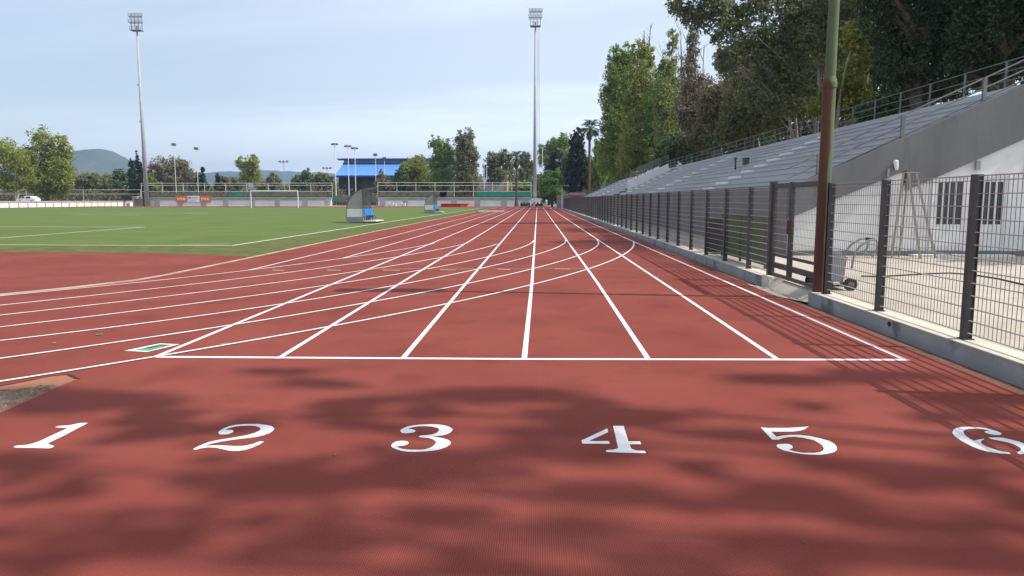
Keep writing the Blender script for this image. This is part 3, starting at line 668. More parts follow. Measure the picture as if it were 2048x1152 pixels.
sp = wx(276); o = empty('stone_pillar', (sp, 189, 0), 'sandy stone pillar at the corner where the two walls meet', 'pillar')
MB().box(sp - .55, sp + .55, 188.4, 189.6, -.15, 2.3).box(sp - .68, sp + .68, 188.27, 189.73, 2.302, 2.5).build('shaft', M['stone'], o)
bxx = wx(291); o = empty('concrete_block', (bxx, 188, 0), 'grey concrete block at the foot of the left floodlight mast', 'block')
MB().box(bxx - 1.1, bxx + 1.1, 186.5, 189.4, -.15, 1.75).box(bxx - 1.2, bxx + 1.2, 186.4, 189.5, 1.752, 1.9).build('body', M['concrete'], o)
# banner on the wall
ba, bb = wx(352), wx(422); bt = empty('banner', ((ba + bb) / 2, FW - .2, 1.3), 'orange and white advertising banner on the far wall', 'banner')
q1, q2 = wx(375.8), wx(400)
bh0, bh1 = D(380, 404.2, FW - .2).z, D(380, 391.5, FW - .2).z
for (a, b, m_) in ((ba, q1, 'orange'), (q1 + .004, q2 - .004, 'bannerwhite'), (q2, bb, 'orange')):
    MB().box(a, b, FW - .22, FW - .185, bh0, bh1).build('panel', M[m_], bt)
def text_mesh(s, x, y, z, size, m, parent, xs=1.0):
    cu = bpy.data.curves.new('lettering', 'FONT'); cu.body = s; cu.size = size; cu.align_x = 'CENTER'; cu.align_y = 'CENTER'; cu.extrude = .01; cu.offset = .02
    tmp = bpy.data.objects.new('lettering_curve', cu); COL.objects.link(tmp)
    dg = bpy.context.evaluated_depsgraph_get(); me = bpy.data.meshes.new_from_object(tmp.evaluated_get(dg)); bpy.data.objects.remove(tmp); bpy.data.curves.remove(cu)
    me.transform(Matrix.Rotation(math.pi / 2, 4, 'X') @ Matrix.Diagonal((xs, 1, 1, 1)))
    me.materials.clear(); me.materials.append(m)
    o = bpy.data.objects.new('lettering', me); COL.objects.link(o); o.parent = parent; o.location = Vector((x, y, z)) - Vector(parent.location)
    return o
bzm = (bh0 + bh1) / 2 - .05
for (a, b) in ((ba, q1), (q2, bb)): text_mesh('STIHL', (a + b) / 2, FW - .235, bzm, .85, M['white'], bt, 1.05)
mb = MB(); w_ = q2 - q1
MB().box(q1 + .07 * w_, q1 + .30 * w_, FW - .23, FW - .2205, bh0 + .75, bh1 - .25).build('printed_mark', M['bannerblue'], bt)
mb.box(q1 + .34 * w_, q1 + .88 * w_, FW - .23, FW - .2205, bh1 - .50, bh1 - .38).box(q1 + .34 * w_, q1 + .88 * w_, FW - .23, FW - .2205, bh1 - .86, bh1 - .74).box(q1 + .1 * w_, q1 + .7 * w_, FW - .23, FW - .2205, bh0 + .28, bh0 + .4)
mb.build('printed_lines', M['bannergrey'], bt)

# pipe fences behind the far wall
def pipefence(px0, px1, Y, z0, rails, step, label, nets=()):
    a, b = wx(px0, Y), wx(px1, Y); o = empty('pipe_fence', ((a + b) / 2, Y, 0), label, 'fence')
    for h in rails: MB().tube([(a, Y, h), (b, Y, h)], .05, 6).build('rail', M['frame'], o)
    n = max(1, int((b - a) / step)); pr_ = MB().tube([(a, Y, z0), (a, Y, rails[-1])], .06, 6).build('post', M['frame'], o)
    for i in range(1, n + 1): inst(pr_, 'post', o, ((b - a) * i / n, 0, 0))
    for (n0, n1, za, zb, m_) in nets: MB().box(wx(n0, Y), wx(n1, Y), Y - .09, Y - .07, za, zb).build('windbreak_net', M[m_], o)
def zz(py, Y): return CAMH + (399.5 - py) * Y / FPX
YP = 194.0
pipefence(284, 665, YP, 0, [zz(383, YP), zz(371, YP), zz(366.5, YP)], 5.5, 'white pipe fence with rails above the far wall, left of the gateway',
          ((463, 487, 2.0, zz(384, YP), 'greennet'), (300, 462, 2.0, zz(385, YP), 'dullnet'), (488, 655, 2.0, zz(384, YP), 'dullnet')))
pipefence(756, 1062, YP, 0, [zz(383, YP), zz(371.5, YP), zz(365.5, YP)], 5.0, 'pipe fence with green windbreak net above the far wall, right of the gateway',
          ((760, 905, 2.0, zz(383.5, YP), 'dullnet'), (880, 893, 2.05, zz(384, YP) + .05, 'greennet'), (953, 1062, 2.0, zz(383.5, YP), 'greennet')))
pipefence(-60, 282, 202, 0, [zz(388, 202), zz(379.5, 202)], 14, 'thin two-rail pipe fence behind the white side wall')
# gateway in the far wall
gw = empty('far_gate', (wx(710), FW + 1.5, 0), 'open barred gate with green net in the gap of the far wall', 'gate')
mb = MB()
for i in range(16):
    q = wx(668 + i * 5.4, FW + 1.5); mb.tube([(q, FW + 1.5, 0), (q, FW + 1.5, 2.6)], .045, 6)
for h in (.25, 1.3, 2.6): mb.tube([(wx(667, FW + 1.5), FW + 1.5, h), (wx(752, FW + 1.5), FW + 1.5, h)], .05, 6)
mb.build('bars', M['rail'], gw)
MB().box(wx(664, FW + 1.6), wx(676, FW + 1.6), FW + 1.6, FW + 1.63, .9, 2.55).build('green_net', M['greennet'], gw)
MB().box(wx(677, FW + 1.6), wx(752, FW + 1.6), FW + 1.6, FW + 1.63, .95, 2.5).build('dull_net', M['dullnet'], gw)
MB().box(wx(672, FW + 1.6), wx(696, FW + 1.6), FW + 1.64, FW + 1.75, .15, .9).build('kick_boards', M['brownroof'], gw)
tag(MB().sheet([(wx(655), FW - 12), (wx(760), FW - 12), (wx(760), FW + 3), (wx(655), FW + 3)], .006).build('path', M['yard']), 'pale concrete apron at the far gateway', kind='structure')

# ------------------------------------------------------------------ floodlight masts
def mast(px, Y, ztop, r0, r1, label, ladder, headw):
    x = wx(px, Y); o = empty('floodlight_mast', (x, Y, 0), label, 'floodlight', 'floodlight masts at the far end')
    MB().tube([(x, Y, -.15), (x, Y, ztop - 2.6)], [r0, r1], 14).build('mast', M['galv'], o, smooth=True)
    mb = MB()
    zb = ztop - 3.7
    mb.box(x - headw / 2, x + headw / 2, Y - .9, Y + .9, zb, zb + .18)
    mb.box(x - headw / 2, x + headw / 2, Y - .92, Y - .86, zb + .9, zb + 1.0)
    for i in range(5): q = x - headw / 2 + headw * i / 4; mb.box(q - .05, q + .05, Y - .92, Y - .84, zb + .181, zb + .9)
    mb.build('platform', M['lampdark'], o)
    fm = MB()
    for i in range(4): q = x - headw / 2 + headw * i / 3; fm.box(q - .06, q + .06, Y - .1, Y + .1, zb + .181, ztop - .5)
    for z in (ztop - 2.0, ztop - .55): fm.box(x - headw / 2 - .3, x + headw / 2 + .3, Y - .22, Y - .1, z, z + .12)
    fm.build('lamp_frame', M['lampdark'], o)
    first = None
    for z in (ztop - 1.75, ztop - .35):
        for i in range(4):
            q = x - headw / 2 + headw * i / 3 + (.0 if z < ztop - 1 else .08)
            if first is None:
                first = MB().box(q - .42, q + .42, Y - .75, Y - .23, z, z + .8).build('floodlight', M['lampdark'], o)
                g_ = MB().box(q - .36, q + .36, Y - .80, Y - .752, z + .06, z + .74).build('glass', M['lampglass'], first, loc=(x, Y, 0))
                base = (q, z)
            else:
                c = inst(first, 'floodlight', o, (q - base[0], 0, z - base[1])); inst(g_, 'glass', c)
    if ladder:
        lm = MB(); lx = x + .75
        for dx in (0, .5): lm.tube([(lx + dx, Y, 2.5), (lx + dx - .35, Y, ztop - 3.7)], .02, 5)
        for i in range(90): z = 2.8 + i * .42; lm.box(lx - .35 * z / 43, lx + .5 - .35 * z / 43, Y - .025, Y + .025, z, z + .05)
        lm.build('ladder', M['rail'], o)
    else:
        lm = MB()
        for i in range(3): lm.box(x - r0 - .15, x - r0 + .3, Y - .1, Y + .1, 12 + i * 9, 12.3 + i * 9)
        lm.build('bracket', M['galv'], o)
    return o
YM = 187.0
mast(293.5, YM, D(275, 31, YM).z, .58, .19, 'tall left floodlight mast standing at the corner of the far wall', False, 2.7)
mast(1069.5, YM, D(1068, 22, YM).z, .50, .19, 'tall right floodlight mast with a ladder at the end of the straight', True, 2.5)
mbx = wx(1078, 184); o = empty('mast_plinth', (mbx, 184, 0), 'white concrete plinth at the foot of the right floodlight mast', 'plinth')
MB().box(wx(1063, 184), wx(1084, 184), 183, 186, .55, 1.75).box(wx(1062, 184), wx(1085, 184), 182.9, 186.1, 1.752, 1.9).box(wx(1064, 184), wx(1080, 184), 182.92, 182.98, 1.3, 1.5).build('body', M['farwall'], o)
for (pa, pb_, lab) in ((1041, 1057, 'dark heap of covered mats by the foot of the far palm'), (1066, 1086, 'dark low stack of mats in front of the white mast plinth')):
    xa, xb = wx(pa, 180), wx(pb_, 180); o = empty('covered_mats', ((xa + xb) / 2, 180, 0), lab, 'mats', 'dark covered mats at the end of the straight')
    mb = MB(); n = 9
    prof = [(xa, 0)] + [(xa + (xb - xa) * i / n, .65 + .25 * math.sin(i * 1.9) + (.1 if i % 3 else 0)) for i in range(n + 1)] + [(xb, 0)]
    mb.prism(prof, 'y', 179, 181.4); mb.build('cover', M['rubber'], o)

# other light poles beyond the wall
def lightpole(px, ytop, Y, kind, label, r=.11, m='frame', base=0.0):
    x = wx(px, Y); zt = zz(ytop, Y); o = empty('light_pole', (x, Y, base), label, 'light pole', 'thin light poles beyond the far wall')
    MB().tube([(x, Y, base), (x, Y, zt)], [r * .85, r * .55], 8).build('pole', M[m], o)
    mb = MB()
    if kind == 'disc':
        mb.tube([(x, Y, zt), (x, Y, zt + .3)], [.75, .5], 10); mb.box(x - .9, x - .3, Y - .5, Y + .2, zt - .25, zt + .2); mb.box(x + .3, x + .9, Y - .5, Y + .2, zt - .25, zt + .2)
    elif kind == 'two':
        mb.box(x - 1.2, x + 1.2, Y - .06, Y + .06, zt - .12, zt); mb.box(x - 1.45, x - .75, Y - .4, Y + .15, zt + .002, zt + .45); mb.box(x + .75, x + 1.45, Y - .4, Y + .15, zt + .002, zt + .45); mb.box(x - .3, x + .3, Y - .4, Y + .15, zt + .002, zt + .45)
    elif kind == 'one':
        mb.box(x - .5, x + .5, Y - .4, Y + .3, zt, zt + .5); mb.box(x - .62, x + .62, Y - .1, Y + .1, zt - .15, zt - .002)
    elif kind == 'tee':
        mb.box(x - 1.15, x + 1.15, Y - .12, Y + .12, zt, zt + .14); mb.box(x - 1.2, x - .5, Y - .2, Y + .2, zt - .1, zt - .002); mb.box(x + .5, x + 1.2, Y - .2, Y + .2, zt - .1, zt - .002)
    if mb.v: mb.build('lamp_head', M['lampdark' if kind == 'two' else 'rail'], o)
lightpole(353.5, 291, 205, 'one', 'thin pole in front of the brown round tree')
lightpole(397.5, 299, 207, 'one', 'thin pole just right of the brown round tree')
lightpole(570, 325, 225, 'two', 'dark two-lamp pole standing alone over the low trees', m='galv')
lightpole(656, 338, 232, 'two', 'small multi-lamp pole left of the blue roof building', m='galv')
lightpole(672.5, 290, 199, 'disc', 'tallest pole at the left corner of the blue roof building', r=.16)
lightpole(698.5, 294, 201, 'disc', 'left of the two poles side by side before the blue roof', r=.15)
lightpole(712, 298, 203, 'disc', 'right of the two poles side by side before the blue roof', r=.15)
lightpole(752.5, 312, 206, 'one', 'pole rising behind the small brown tree before the blue roof')
lightpole(770.5, 319, 212, 'one', 'shorter pole before the right half of the blue roof')
lightpole(968.5, 318, 215, 'none', 'left of two bare white poles right of the dark poplar', r=.13)
lightpole(973.5, 320, 217, 'none', 'right of two bare white poles right of the dark poplar', r=.13)
lightpole(1084.5, 296, 214, 'one', 'pole just right of the right floodlight mast', r=.15)
lightpole(1124, 372, 128, 'tee', 'thin pole with a flat T-shaped lamp at the far end of the fence', r=.05)
lightpole(1123, 324, 170, 'two', 'dark lamp pole in front of the trees at the far end', r=.07, m='lampdark')

# ------------------------------------------------------------------ buildings
BY = 236.0
bx0, bx1 = wx(680, BY), wx(900, BY)
bd = empty('sports_hall', ((bx0 + bx1) / 2, BY, 0), 'dark hall with a bright blue metal roof and clerestory beyond the far wall', 'building')
MB().box(bx0, bx1, BY, BY + 26, 0, zz(350, BY)).build('wall', M['shed'], bd)
ze, zr = zz(351.5, BY), zz(328.5, BY + 9)
xl, xr = wx(673, BY), wx(905, BY); xl2 = wx(688.5, BY + 9)
rf = MB().add([(xl, BY - 1.2, ze), (xr, BY - 1.2, ze), (xr, BY + 9, zr), (xl2, BY + 9, zr), (xl, BY - 1.2, ze - .25), (xr, BY - 1.2, ze - .25), (xr, BY + 9, zr - .25), (xl2, BY + 9, zr - .25)],
              [(0, 1, 2, 3), (7, 6, 5, 4), (0, 4, 5, 1), (1, 5, 6, 2), (2, 6, 7, 3), (3, 7, 4, 0)])
roof = rf.build('roof', M['blue'], bd)
MB().box(xl, xr, BY - 1.32, BY - 1.205, ze - .65, ze - .02).build('fascia', M['navy'], bd)
MB().box(xl2 + .2, xr, BY + 9.05, BY + 16, zr - .3, zz(321.5, BY + 9)).build('clerestory', M['clere'], bd)
zt_ = zz(320.5, BY + 9)
MB().add([(xl2 - 2.0, BY + 8, zt_ + .35), (xr, BY + 8, zt_ + .35), (xr, BY + 17, zt_ + .9), (xl2 - 1, BY + 17, zt_ + .9), (xl2 - 1.2, BY + 8, zt_ - .3), (xr, BY + 8, zt_ - .3), (xr, BY + 17, zt_ + .3), (xl2 - .4, BY + 17, zt_ + .3)],
         [(0, 1, 2, 3), (7, 6, 5, 4), (0, 4, 5, 1), (1, 5, 6, 2), (2, 6, 7, 3), (3, 7, 4, 0)]).build('top_roof', M['navy'], bd)
MB().box(xl2 - .2, xr, BY + 8.85, BY + 9.03, zr - .1, zr + .35).build('flashing', M['navy'], bd)
mb = MB()
for i in range(12): q = bx0 + (bx1 - bx0) * i / 11; mb.box(q - .2, q + .2, BY - .2, BY - .005, 0, ze - .7)
mb.build('columns', M['shed'], bd)
o = empty('small_house', (wx(985, 216), 216, 0), 'low tan rendered building with a dark flat roof behind the green net', 'house')
MB().box(wx(952, 216), wx(1010, 216), 216, 224, 0, zz(365.5, 216)).build('wall', M['tan'], o)
MB().box(wx(974, 215.5), wx(1003, 215.5), 215.4, 224.5, zz(365.5, 216) + .003, zz(359, 216)).build('roof', M['roofnavy'], o)
o = empty('low_hut', (wx(1158, 132), 134, 0), 'low hut with a rust red sheet roof beyond the far end of the stand', 'hut')
MB().box(wx(1144, 131), wx(1172, 131), 131, 136, 0, zz(389, 131)).build('wall', M['front'], o)
MB().add([(wx(1142, 130.5), 130.3, zz(391, 131)), (wx(1174, 130.5), 130.3, zz(391, 131)), (wx(1174, 130.5), 136.4, zz(385, 131)), (wx(1142, 130.5), 136.4, zz(385, 131)),
          (wx(1142, 130.5), 130.3, zz(391, 131) - .2), (wx(1174, 130.5), 130.3, zz(391, 131) - .2), (wx(1174, 130.5), 136.4, zz(385, 131) - .2), (wx(1142, 130.5), 136.4, zz(385, 131) - .2)],
         [(0, 1, 2, 3), (7, 6, 5, 4), (0, 4, 5, 1), (1, 5, 6, 2), (2, 6, 7, 3), (3, 7, 4, 0)]).build('roof', M['brownroof'], o)
# far grey screen wall between T-lamp and hut
o = empty('screen_wall', (wx(1131, 134), 134, 0), 'dark grey wall with a sloping pale coping beyond the end of the fence', 'wall')
MB().prism([(wx(1113, 134), 0), (wx(1146, 134), 0), (wx(1146, 134), zz(387, 134)), (wx(1113, 134), zz(394, 134))], 'y', 134, 134.3).build('wall_body', M['front'], o)
MB().bar((wx(1113, 134), 134.1, zz(393.4, 134)), (wx(1146, 134), 134.1, zz(386.4, 134)), .4, .12).build('coping', M['farcap'], o)

# ------------------------------------------------------------------ things on the field
GY = 140.0
ga, gb = wx(502, GY), wx(596, GY); zb_ = zz(382, GY)
go = empty('football_goal', ((ga + gb) / 2, GY, 0), 'white football goal on the far end of the green pitch', 'goal')
MB().tube([(ga, GY, 0), (ga, GY, zb_)], .085, 10).build('upright', M['white'], go); MB().tube([(gb, GY, 0), (gb, GY, zb_)], .085, 10).build('upright', M['white'], go)
MB().tube([(ga - .06, GY, zb_), (gb + .06, GY, zb_)], .085, 10).build('crossbar', M['white'], go)
mb = MB()
for i in range(25): q = ga + (gb - ga) * i / 24; mb.tube([(q, GY, zb_), (q, GY + .9, zb_), (q, GY + 2, .02)], .006, 4, False)
for i in range(9): z = zb_ * i / 8; yv = GY + .9 + 1.1 * (1 - i / 8); mb.tube([(ga, yv, z + .02), (gb, yv, z + .02)], .006, 4, False)
mb.build('net', M['rail'], go)
def dugout(px0, Y, label, full=True, sc=1.0):
    c = G(px0, CAMH * FPX / Y + 399.5); x, yv = c.x, Y
    o = empty('dugout', (x, yv, 0), label, 'dugout', 'dugout shelters along the touchline')
    def Q(u, v, h): return (x + u * sc, yv + v * sc, h * sc)
    L = 2.4   # length along the touchline (away from the viewer); opens towards the pitch's touchline (+x)
    prof = [(-1.0, .42), (-1.0, .95)] + [(-1.0 + .12 * t + 1.75 * (1 - math.cos(t * 1.35)) , .95 + 1.42 * math.sin(t * 1.45) / math.sin(1.45)) for t in (.25, .5, .75, 1.0)] + [(1.0, 2.36)]
    th = MB(); n = len(prof); vs = []
    for v in (0, L):
        vs += [Q(p[0], v, p[1]) for p in prof]
    for v in (0, L):
        vs += [Q(p[0] + .03, v, p[1] - .03) for p in prof]
    fs = []
    for i in range(1, n - 1): fs += [(i, i + 1, n + i + 1, n + i), (2 * n + i, 3 * n + i, 3 * n + i + 1, 2 * n + i + 1)]
    th.add(vs, fs); th.build('roof_shell', M['shell'], o)
    for v in (.0, L):
        pr_ = [(x + p[0] * sc, p[1] * sc) for p in prof[1:]]
        side = MB().prism(pr_[:-1] + [(x + .15 * sc, 2.28 * sc), (x + .1 * sc, .95 * sc)], 'y', yv + (v - .012) * sc, yv + (v + .012) * sc)
        side.build('side_glass', M['shell'], o)
        MB().box(x - 1.0 * sc, x + .1 * sc, yv + (v - .015) * sc, yv + (v + .015) * sc, .42 * sc, .948 * sc).build('side_panel', M['dpanel'], o)
    MB().box(x - 1.02 * sc, x - .985 * sc, yv + .02 * sc, yv + (L - .02) * sc, .42 * sc, .95 * sc).build('back_panel', M['dpanel'], o)
    MB().box(x - 1.05 * sc, x + .12 * sc, yv - .04 * sc, yv + (L + .04) * sc, .05 * sc, .415 * sc).build('base_box', M['dbase'], o)
    fr = MB()
    for v in (-.02, L + .02):
        fr.tube([Q(p[0], v, p[1]) for p in prof], .022 * sc, 6); fr.tube([Q(.12, v, .4), Q(.12, v, 2.25)], .022 * sc, 6)
    fr.build('frame', M['darksteel'], o)
    MB().box(x + .13 * sc, x + 1.0 * sc, yv, yv + L * sc, .10 * sc, .17 * sc).build('platform', M['dpanel'], o)
    for v in (.2, L - .2): MB().box(x + .2 * sc, x + .9 * sc, yv + (v - .05) * sc, yv + (v + .05) * sc, 0, .1 * sc).build('foot', M['dbase'], o)
    first = None
    for i in range(4):
        v = .35 + i * .55
        s = MB()
        s.box(x + .22 * sc, x + .62 * sc, yv + (v - .21) * sc, yv + (v + .21) * sc, .52 * sc, .56 * sc)
        s.add([Q(.22, v - .21, .561), Q(.22, v + .21, .561), Q(.12, v + .2, .93), Q(.12, v - .2, .93), Q(.27, v - .21, .561), Q(.27, v + .21, .561), Q(.165, v + .2, .93), Q(.165, v - .2, .93)],
              [(0, 1, 2, 3), (7, 6, 5, 4), (0, 4, 5, 1), (1, 5, 6, 2), (2, 6, 7, 3), (3, 7, 4, 0)])
        so = s.build('seat', M['bseat'], o)
        MB().tube([Q(.3, v, .17), Q(.3, v, .52)], .03 * sc, 6).tube([Q(.55, v, .17), Q(.45, v, .52)], .025 * sc, 6).build('seat_leg', M['rail'], so)
    return o
dugout(724, 49.5, 'nearer grey curved dugout with blue seats beside the touchline')
dugout(868, 86.0, 'farther grey dugout with blue seats beside the touchline')
mx_ = wx(886, 166); o = empty('landing_mat', (wx(915, 166), 166, 0), 'long red foam landing mat lying before the far wall', 'mat')
MB().box(wx(884, 166), wx(922, 166), 164, 169, 0, .66).box(wx(888, 166), wx(896, 166), 163.97, 163.998, .35, .46).build('mat_body', M['redmat'], o)
MB().box(wx(922.2, 166), wx(937, 166), 164.1, 168.9, 0, .68).build('mat_end', M['redlight'], o)
MB().box(wx(883, 166), wx(938, 166), 163.9, 169.1, .682, .72).build('mat_cover', M['redlight'], o)
bp1 = G(954, 424.2); o = empty('pale_board', (bp1.x + 1, bp1.y, 0), 'long pale low board lying across the far inner lanes', 'board')
MB().box(wx(955, bp1.y), wx(1008, bp1.y), bp1.y - .6, bp1.y + .8, .02, .16).build('board', M['dpanel'], o)
MB().box(wx(953, bp1.y), wx(958, bp1.y), bp1.y - 1.0, bp1.y - .62, .02, .12).build('end_cap', M['redmat'], o)
o = empty('white_crates', (wx(797, 184), 184, 0), 'white crates standing before the far wall right of the near dugout', 'crates')
mb = MB()
for (a, b, h) in ((775, 779, .9), (781, 786, .8), (788, 793, .6), (800, 804, 1.0), (806, 811, .75)): mb.box(wx(a, 184), wx(b, 184), 183.6, 184.4, 0, h)
mb.build('body', M['dpanel'], o)
# car behind the side wall
MB().add([(-106.45, 60, .8), (-106.45, 197, .8), (-260, 260, .8), (-260, 60, .8), (-106.45, 60, -.2), (-106.45, 197, -.2), (-260, 260, -.2), (-260, 60, -.2)], [(0, 1, 2, 3), (0, 4, 5, 1), (1, 5, 6, 2)]).build('terrain', M['dirt'])
tag(bpy.data.objects['terrain'], kind='structure')
cx_, cyy = D(57, 400, 160).x, 160.0
CZ = .82
car = empty('parked_car', (cx_, cyy, CZ), 'white hatchback parked behind the white side wall', 'car')
def carp(u, v, h): return (cx_ + u, cyy + v, h + CZ)
body = [(-2.05, .35), (-2.08, .75), (-1.9, .92), (-1.15, 1.02), (-.55, 1.48), (.2, 1.55), (1.2, 1.5), (1.85, 1.05), (2.0, .95), (2.02, .4)]
body = [(p[0] * 1.05, p[1]) for p in body]
mb = MB(); n = len(body); vs = []
for v, ins in ((-.88, .0), (-.8, .0), (.8, 0), (.88, 0)):
    for p in body:
        tuck = .16 if p[1] > 1.1 else 0
        vs.append(carp(p[0], v + (tuck if v < 0 else -tuck), p[1] - (.02 if abs(v) > .85 else 0)))
fs = [tuple(range(n - 1, -1, -1)), tuple(3 * n + i for i in range(n))]
for r_ in range(3): fs += [(r_ * n + i, r_ * n + (i + 1) % n, (r_ + 1) * n + (i + 1) % n, (r_ + 1) * n + i) for i in range(n)]
mb.add(vs, fs); mb.build('body', M['carwhite'], car)
for (a, b, c, d) in ((-.95, -.25, -.1, -.08), (.0, 1.0, .0, .0)):
    MB().add([carp(a * 1.05, -.90, 1.06), carp(b * 1.05 + .0, -.90, 1.06), carp((b - .08) * 1.05, -.765, 1.43), carp((a + (.45 if a < 0 else .05)) * 1.05, -.765, 1.43)], [(0, 1, 2, 3)]).build('window', M['slot'], car)
for u in (-1.3, 1.3):
    wl_ = MB().tube([carp(u, -.9, .32), carp(u, -.7, .32)], .32, 16).build('wheel', M['rubber'], car); MB().tube([carp(u, -.92, .32), carp(u, -.88, .32)], .19, 12).build('rim', M['rail'], wl_)
    MB().tube([carp(u, .9, .32), carp(u, .7, .32)], .32, 16).build('wheel', M['rubber'], car)
MB().box(cx_ - 2.21, cx_ - 2.12, cyy - .75, cyy - .45, .68 + CZ, .8 + CZ).build('headlight', M['lampglass'], car)

# ------------------------------------------------------------------ people
def person(x, y, rz, joints, edges, radii, label, mats, split, face):
    me = bpy.data.meshes.new('person'); names = list(joints)
    me.from_pydata([joints[k] for k in names], [(names.index(a), names.index(b)) for a, b in edges], [])
    o = bpy.data.objects.new('person_rig', me); COL.objects.link(o)
    md = o.modifiers.new('skin', 'SKIN'); sd = o.modifiers.new('sub', 'SUBSURF'); sd.levels = 2; sd.render_levels = 2
    for i, k in enumerate(names):
        me.skin_vertices[0].data[i].radius = (radii[k], radii[k]); me.skin_vertices[0].data[i].use_root = (k == 'pelvis')
    dg = bpy.context.evaluated_depsgraph_get(); nm = bpy.data.meshes.new_from_object(o.evaluated_get(dg))
    bpy.data.objects.remove(o)
    nm.materials.clear()
    for m in mats: nm.materials.append(M[m])
    for p in nm.polygons:
        p.material_index = split(p.center); p.use_smooth = True
    ob = bpy.data.objects.new('person', nm); COL.objects.link(ob); ob.location = (x, y, 0); ob.rotation_euler.z = rz
    tag(ob, label, 'person', 'people at the far end of the straight')
    hd = joints['head']
    hb = bmesh.new(); bmesh.ops.create_icosphere(hb, subdivisions=2, radius=.118)
    for v in hb.verts: v.co = Vector((v.co.x, v.co.y, v.co.z * 1.08)) + Vector(hd) + Vector(face) * -.02 + Vector((0, 0, .035))
    hm = bpy.data.meshes.new('hair'); hb.to_mesh(hm); hb.free(); hm.materials.append(M['hair'])
    h = bpy.data.objects.new('hair', hm); COL.objects.link(h); h.parent = ob
    return ob
ED = [('pelvis', 'spine'), ('spine', 'chest'), ('chest', 'neck'), ('neck', 'head'), ('chest', 'shl'), ('shl', 'ell'), ('ell', 'hal'), ('chest', 'shr'), ('shr', 'elr'), ('elr', 'har'),
      ('pelvis', 'hil'), ('hil', 'knl'), ('knl', 'anl'), ('anl', 'tol'), ('pelvis', 'hir'), ('hir', 'knr'), ('knr', 'anr'), ('anr', 'tor')]
RA = dict(pelvis=.15, spine=.13, chest=.16, neck=.06, head=.105, shl=.075, ell=.05, hal=.035, shr=.075, elr=.05, har=.035, hil=.095, knl=.065, anl=.045, tol=.04, hir=.095, knr=.065, anr=.045, tor=.04)
bend = dict(pelvis=(0, .15, .88), spine=(0, .0, 1.0), chest=(0, -.28, 1.12), neck=(0, -.46, 1.14), head=(0, -.60, 1.12), shl=(-.18, -.32, 1.08), ell=(-.2, -.42, .8), hal=(-.14, -.52, .52), shr=(.18, -.32, 1.08), elr=(.2, -.42, .8), har=(.14, -.52, .52),
            hil=(-.1, .14, .8), knl=(-.12, .02, .46), anl=(-.13, .1, .08), tol=(-.14, -.08, .04), hir=(.1, .14, .8), knr=(.12, .02, .46), anr=(.13, .1, .08), tor=(.14, -.08, .04))
stand = dict(pelvis=(0, 0, .95), spine=(0, 0, 1.12), chest=(0, 0, 1.36), neck=(0, 0, 1.53), head=(0, -.02, 1.68), shl=(-.19, 0, 1.42), ell=(-.25, .03, 1.12), hal=(-.24, -.06, .85), shr=(.19, 0, 1.42), elr=(.25, .03, 1.12), har=(.24, -.06, .85),
             hil=(-.1, 0, .88), knl=(-.11, -.02, .48), anl=(-.12, .03, .08), tol=(-.13, -.14, .04), hir=(.1, 0, .88), knr=(.13, -.04, .48), anr=(.15, .03, .08), tor=(.16, -.14, .04))
squat = dict(pelvis=(0, .12, .42), spine=(0, .05, .58), chest=(0, -.1, .8), neck=(0, -.18, .95), head=(0, -.24, 1.08), shl=(-.18, -.12, .84), ell=(-.24, -.3, .62), hal=(-.12, -.46, .5), shr=(.18, -.12, .84), elr=(.24, -.3, .62), har=(.12, -.46, .5),
             hil=(-.12, .1, .38), knl=(-.2, -.28, .5), anl=(-.18, -.08, .08), tol=(-.2, -.28, .04), hir=(.12, .1, .38), knr=(.2, -.28, .5), anr=(.18, -.08, .08), tor=(.2, -.28, .04))
def ppos(px, Y): return D(px, 410, Y).x
person(ppos(1067.5, 138), 138, .25, bend, ED, RA, 'person in a pale top and light blue trousers bending over on the track', ('shirt', 'jean', 'skin', 'rubber'),
       lambda c: 3 if c.z < .09 else (2 if (c.z < .78 and c.y < -.38) or (c.y < -.48) else (1 if c.z < .93 else 0)), (0, -1, 0))
person(ppos(1059, 137), 137, -.5, squat, ED, RA, 'person in dark navy clothes crouching beside the bending person', ('navycloth', 'navycloth', 'skin', 'rubber'),
       lambda c: 3 if c.z < .09 else (2 if c.z > .93 or c.y < -.4 else 0), (0, -1, 0))
person(ppos(1092.5, 141), 141, .4, stand, ED, RA, 'person in pale grey clothes standing right of the white mast plinth', ('paleshirt', 'paleshirt', 'skin', 'rubber'),
       lambda c: 3 if c.z < .09 else (2 if c.z > 1.5 or (c.z < .92 and abs(c.x) > .2 and c.z > .75) else (1 if c.z < .98 else 0)), (0, -1, 0))
SUN_EL, SUN_AZ = R(47), math.atan2(-.11, 1)
SUN_STR, SKY_STR, EXPO = 4.6, .12, 0.18
HAZE = 2.0e-4
SHADE_N = 25000
CLOUD_LOC = (0, 0, 0); CLOUD_COL = (8.9, 9.6, 10.6, 1)
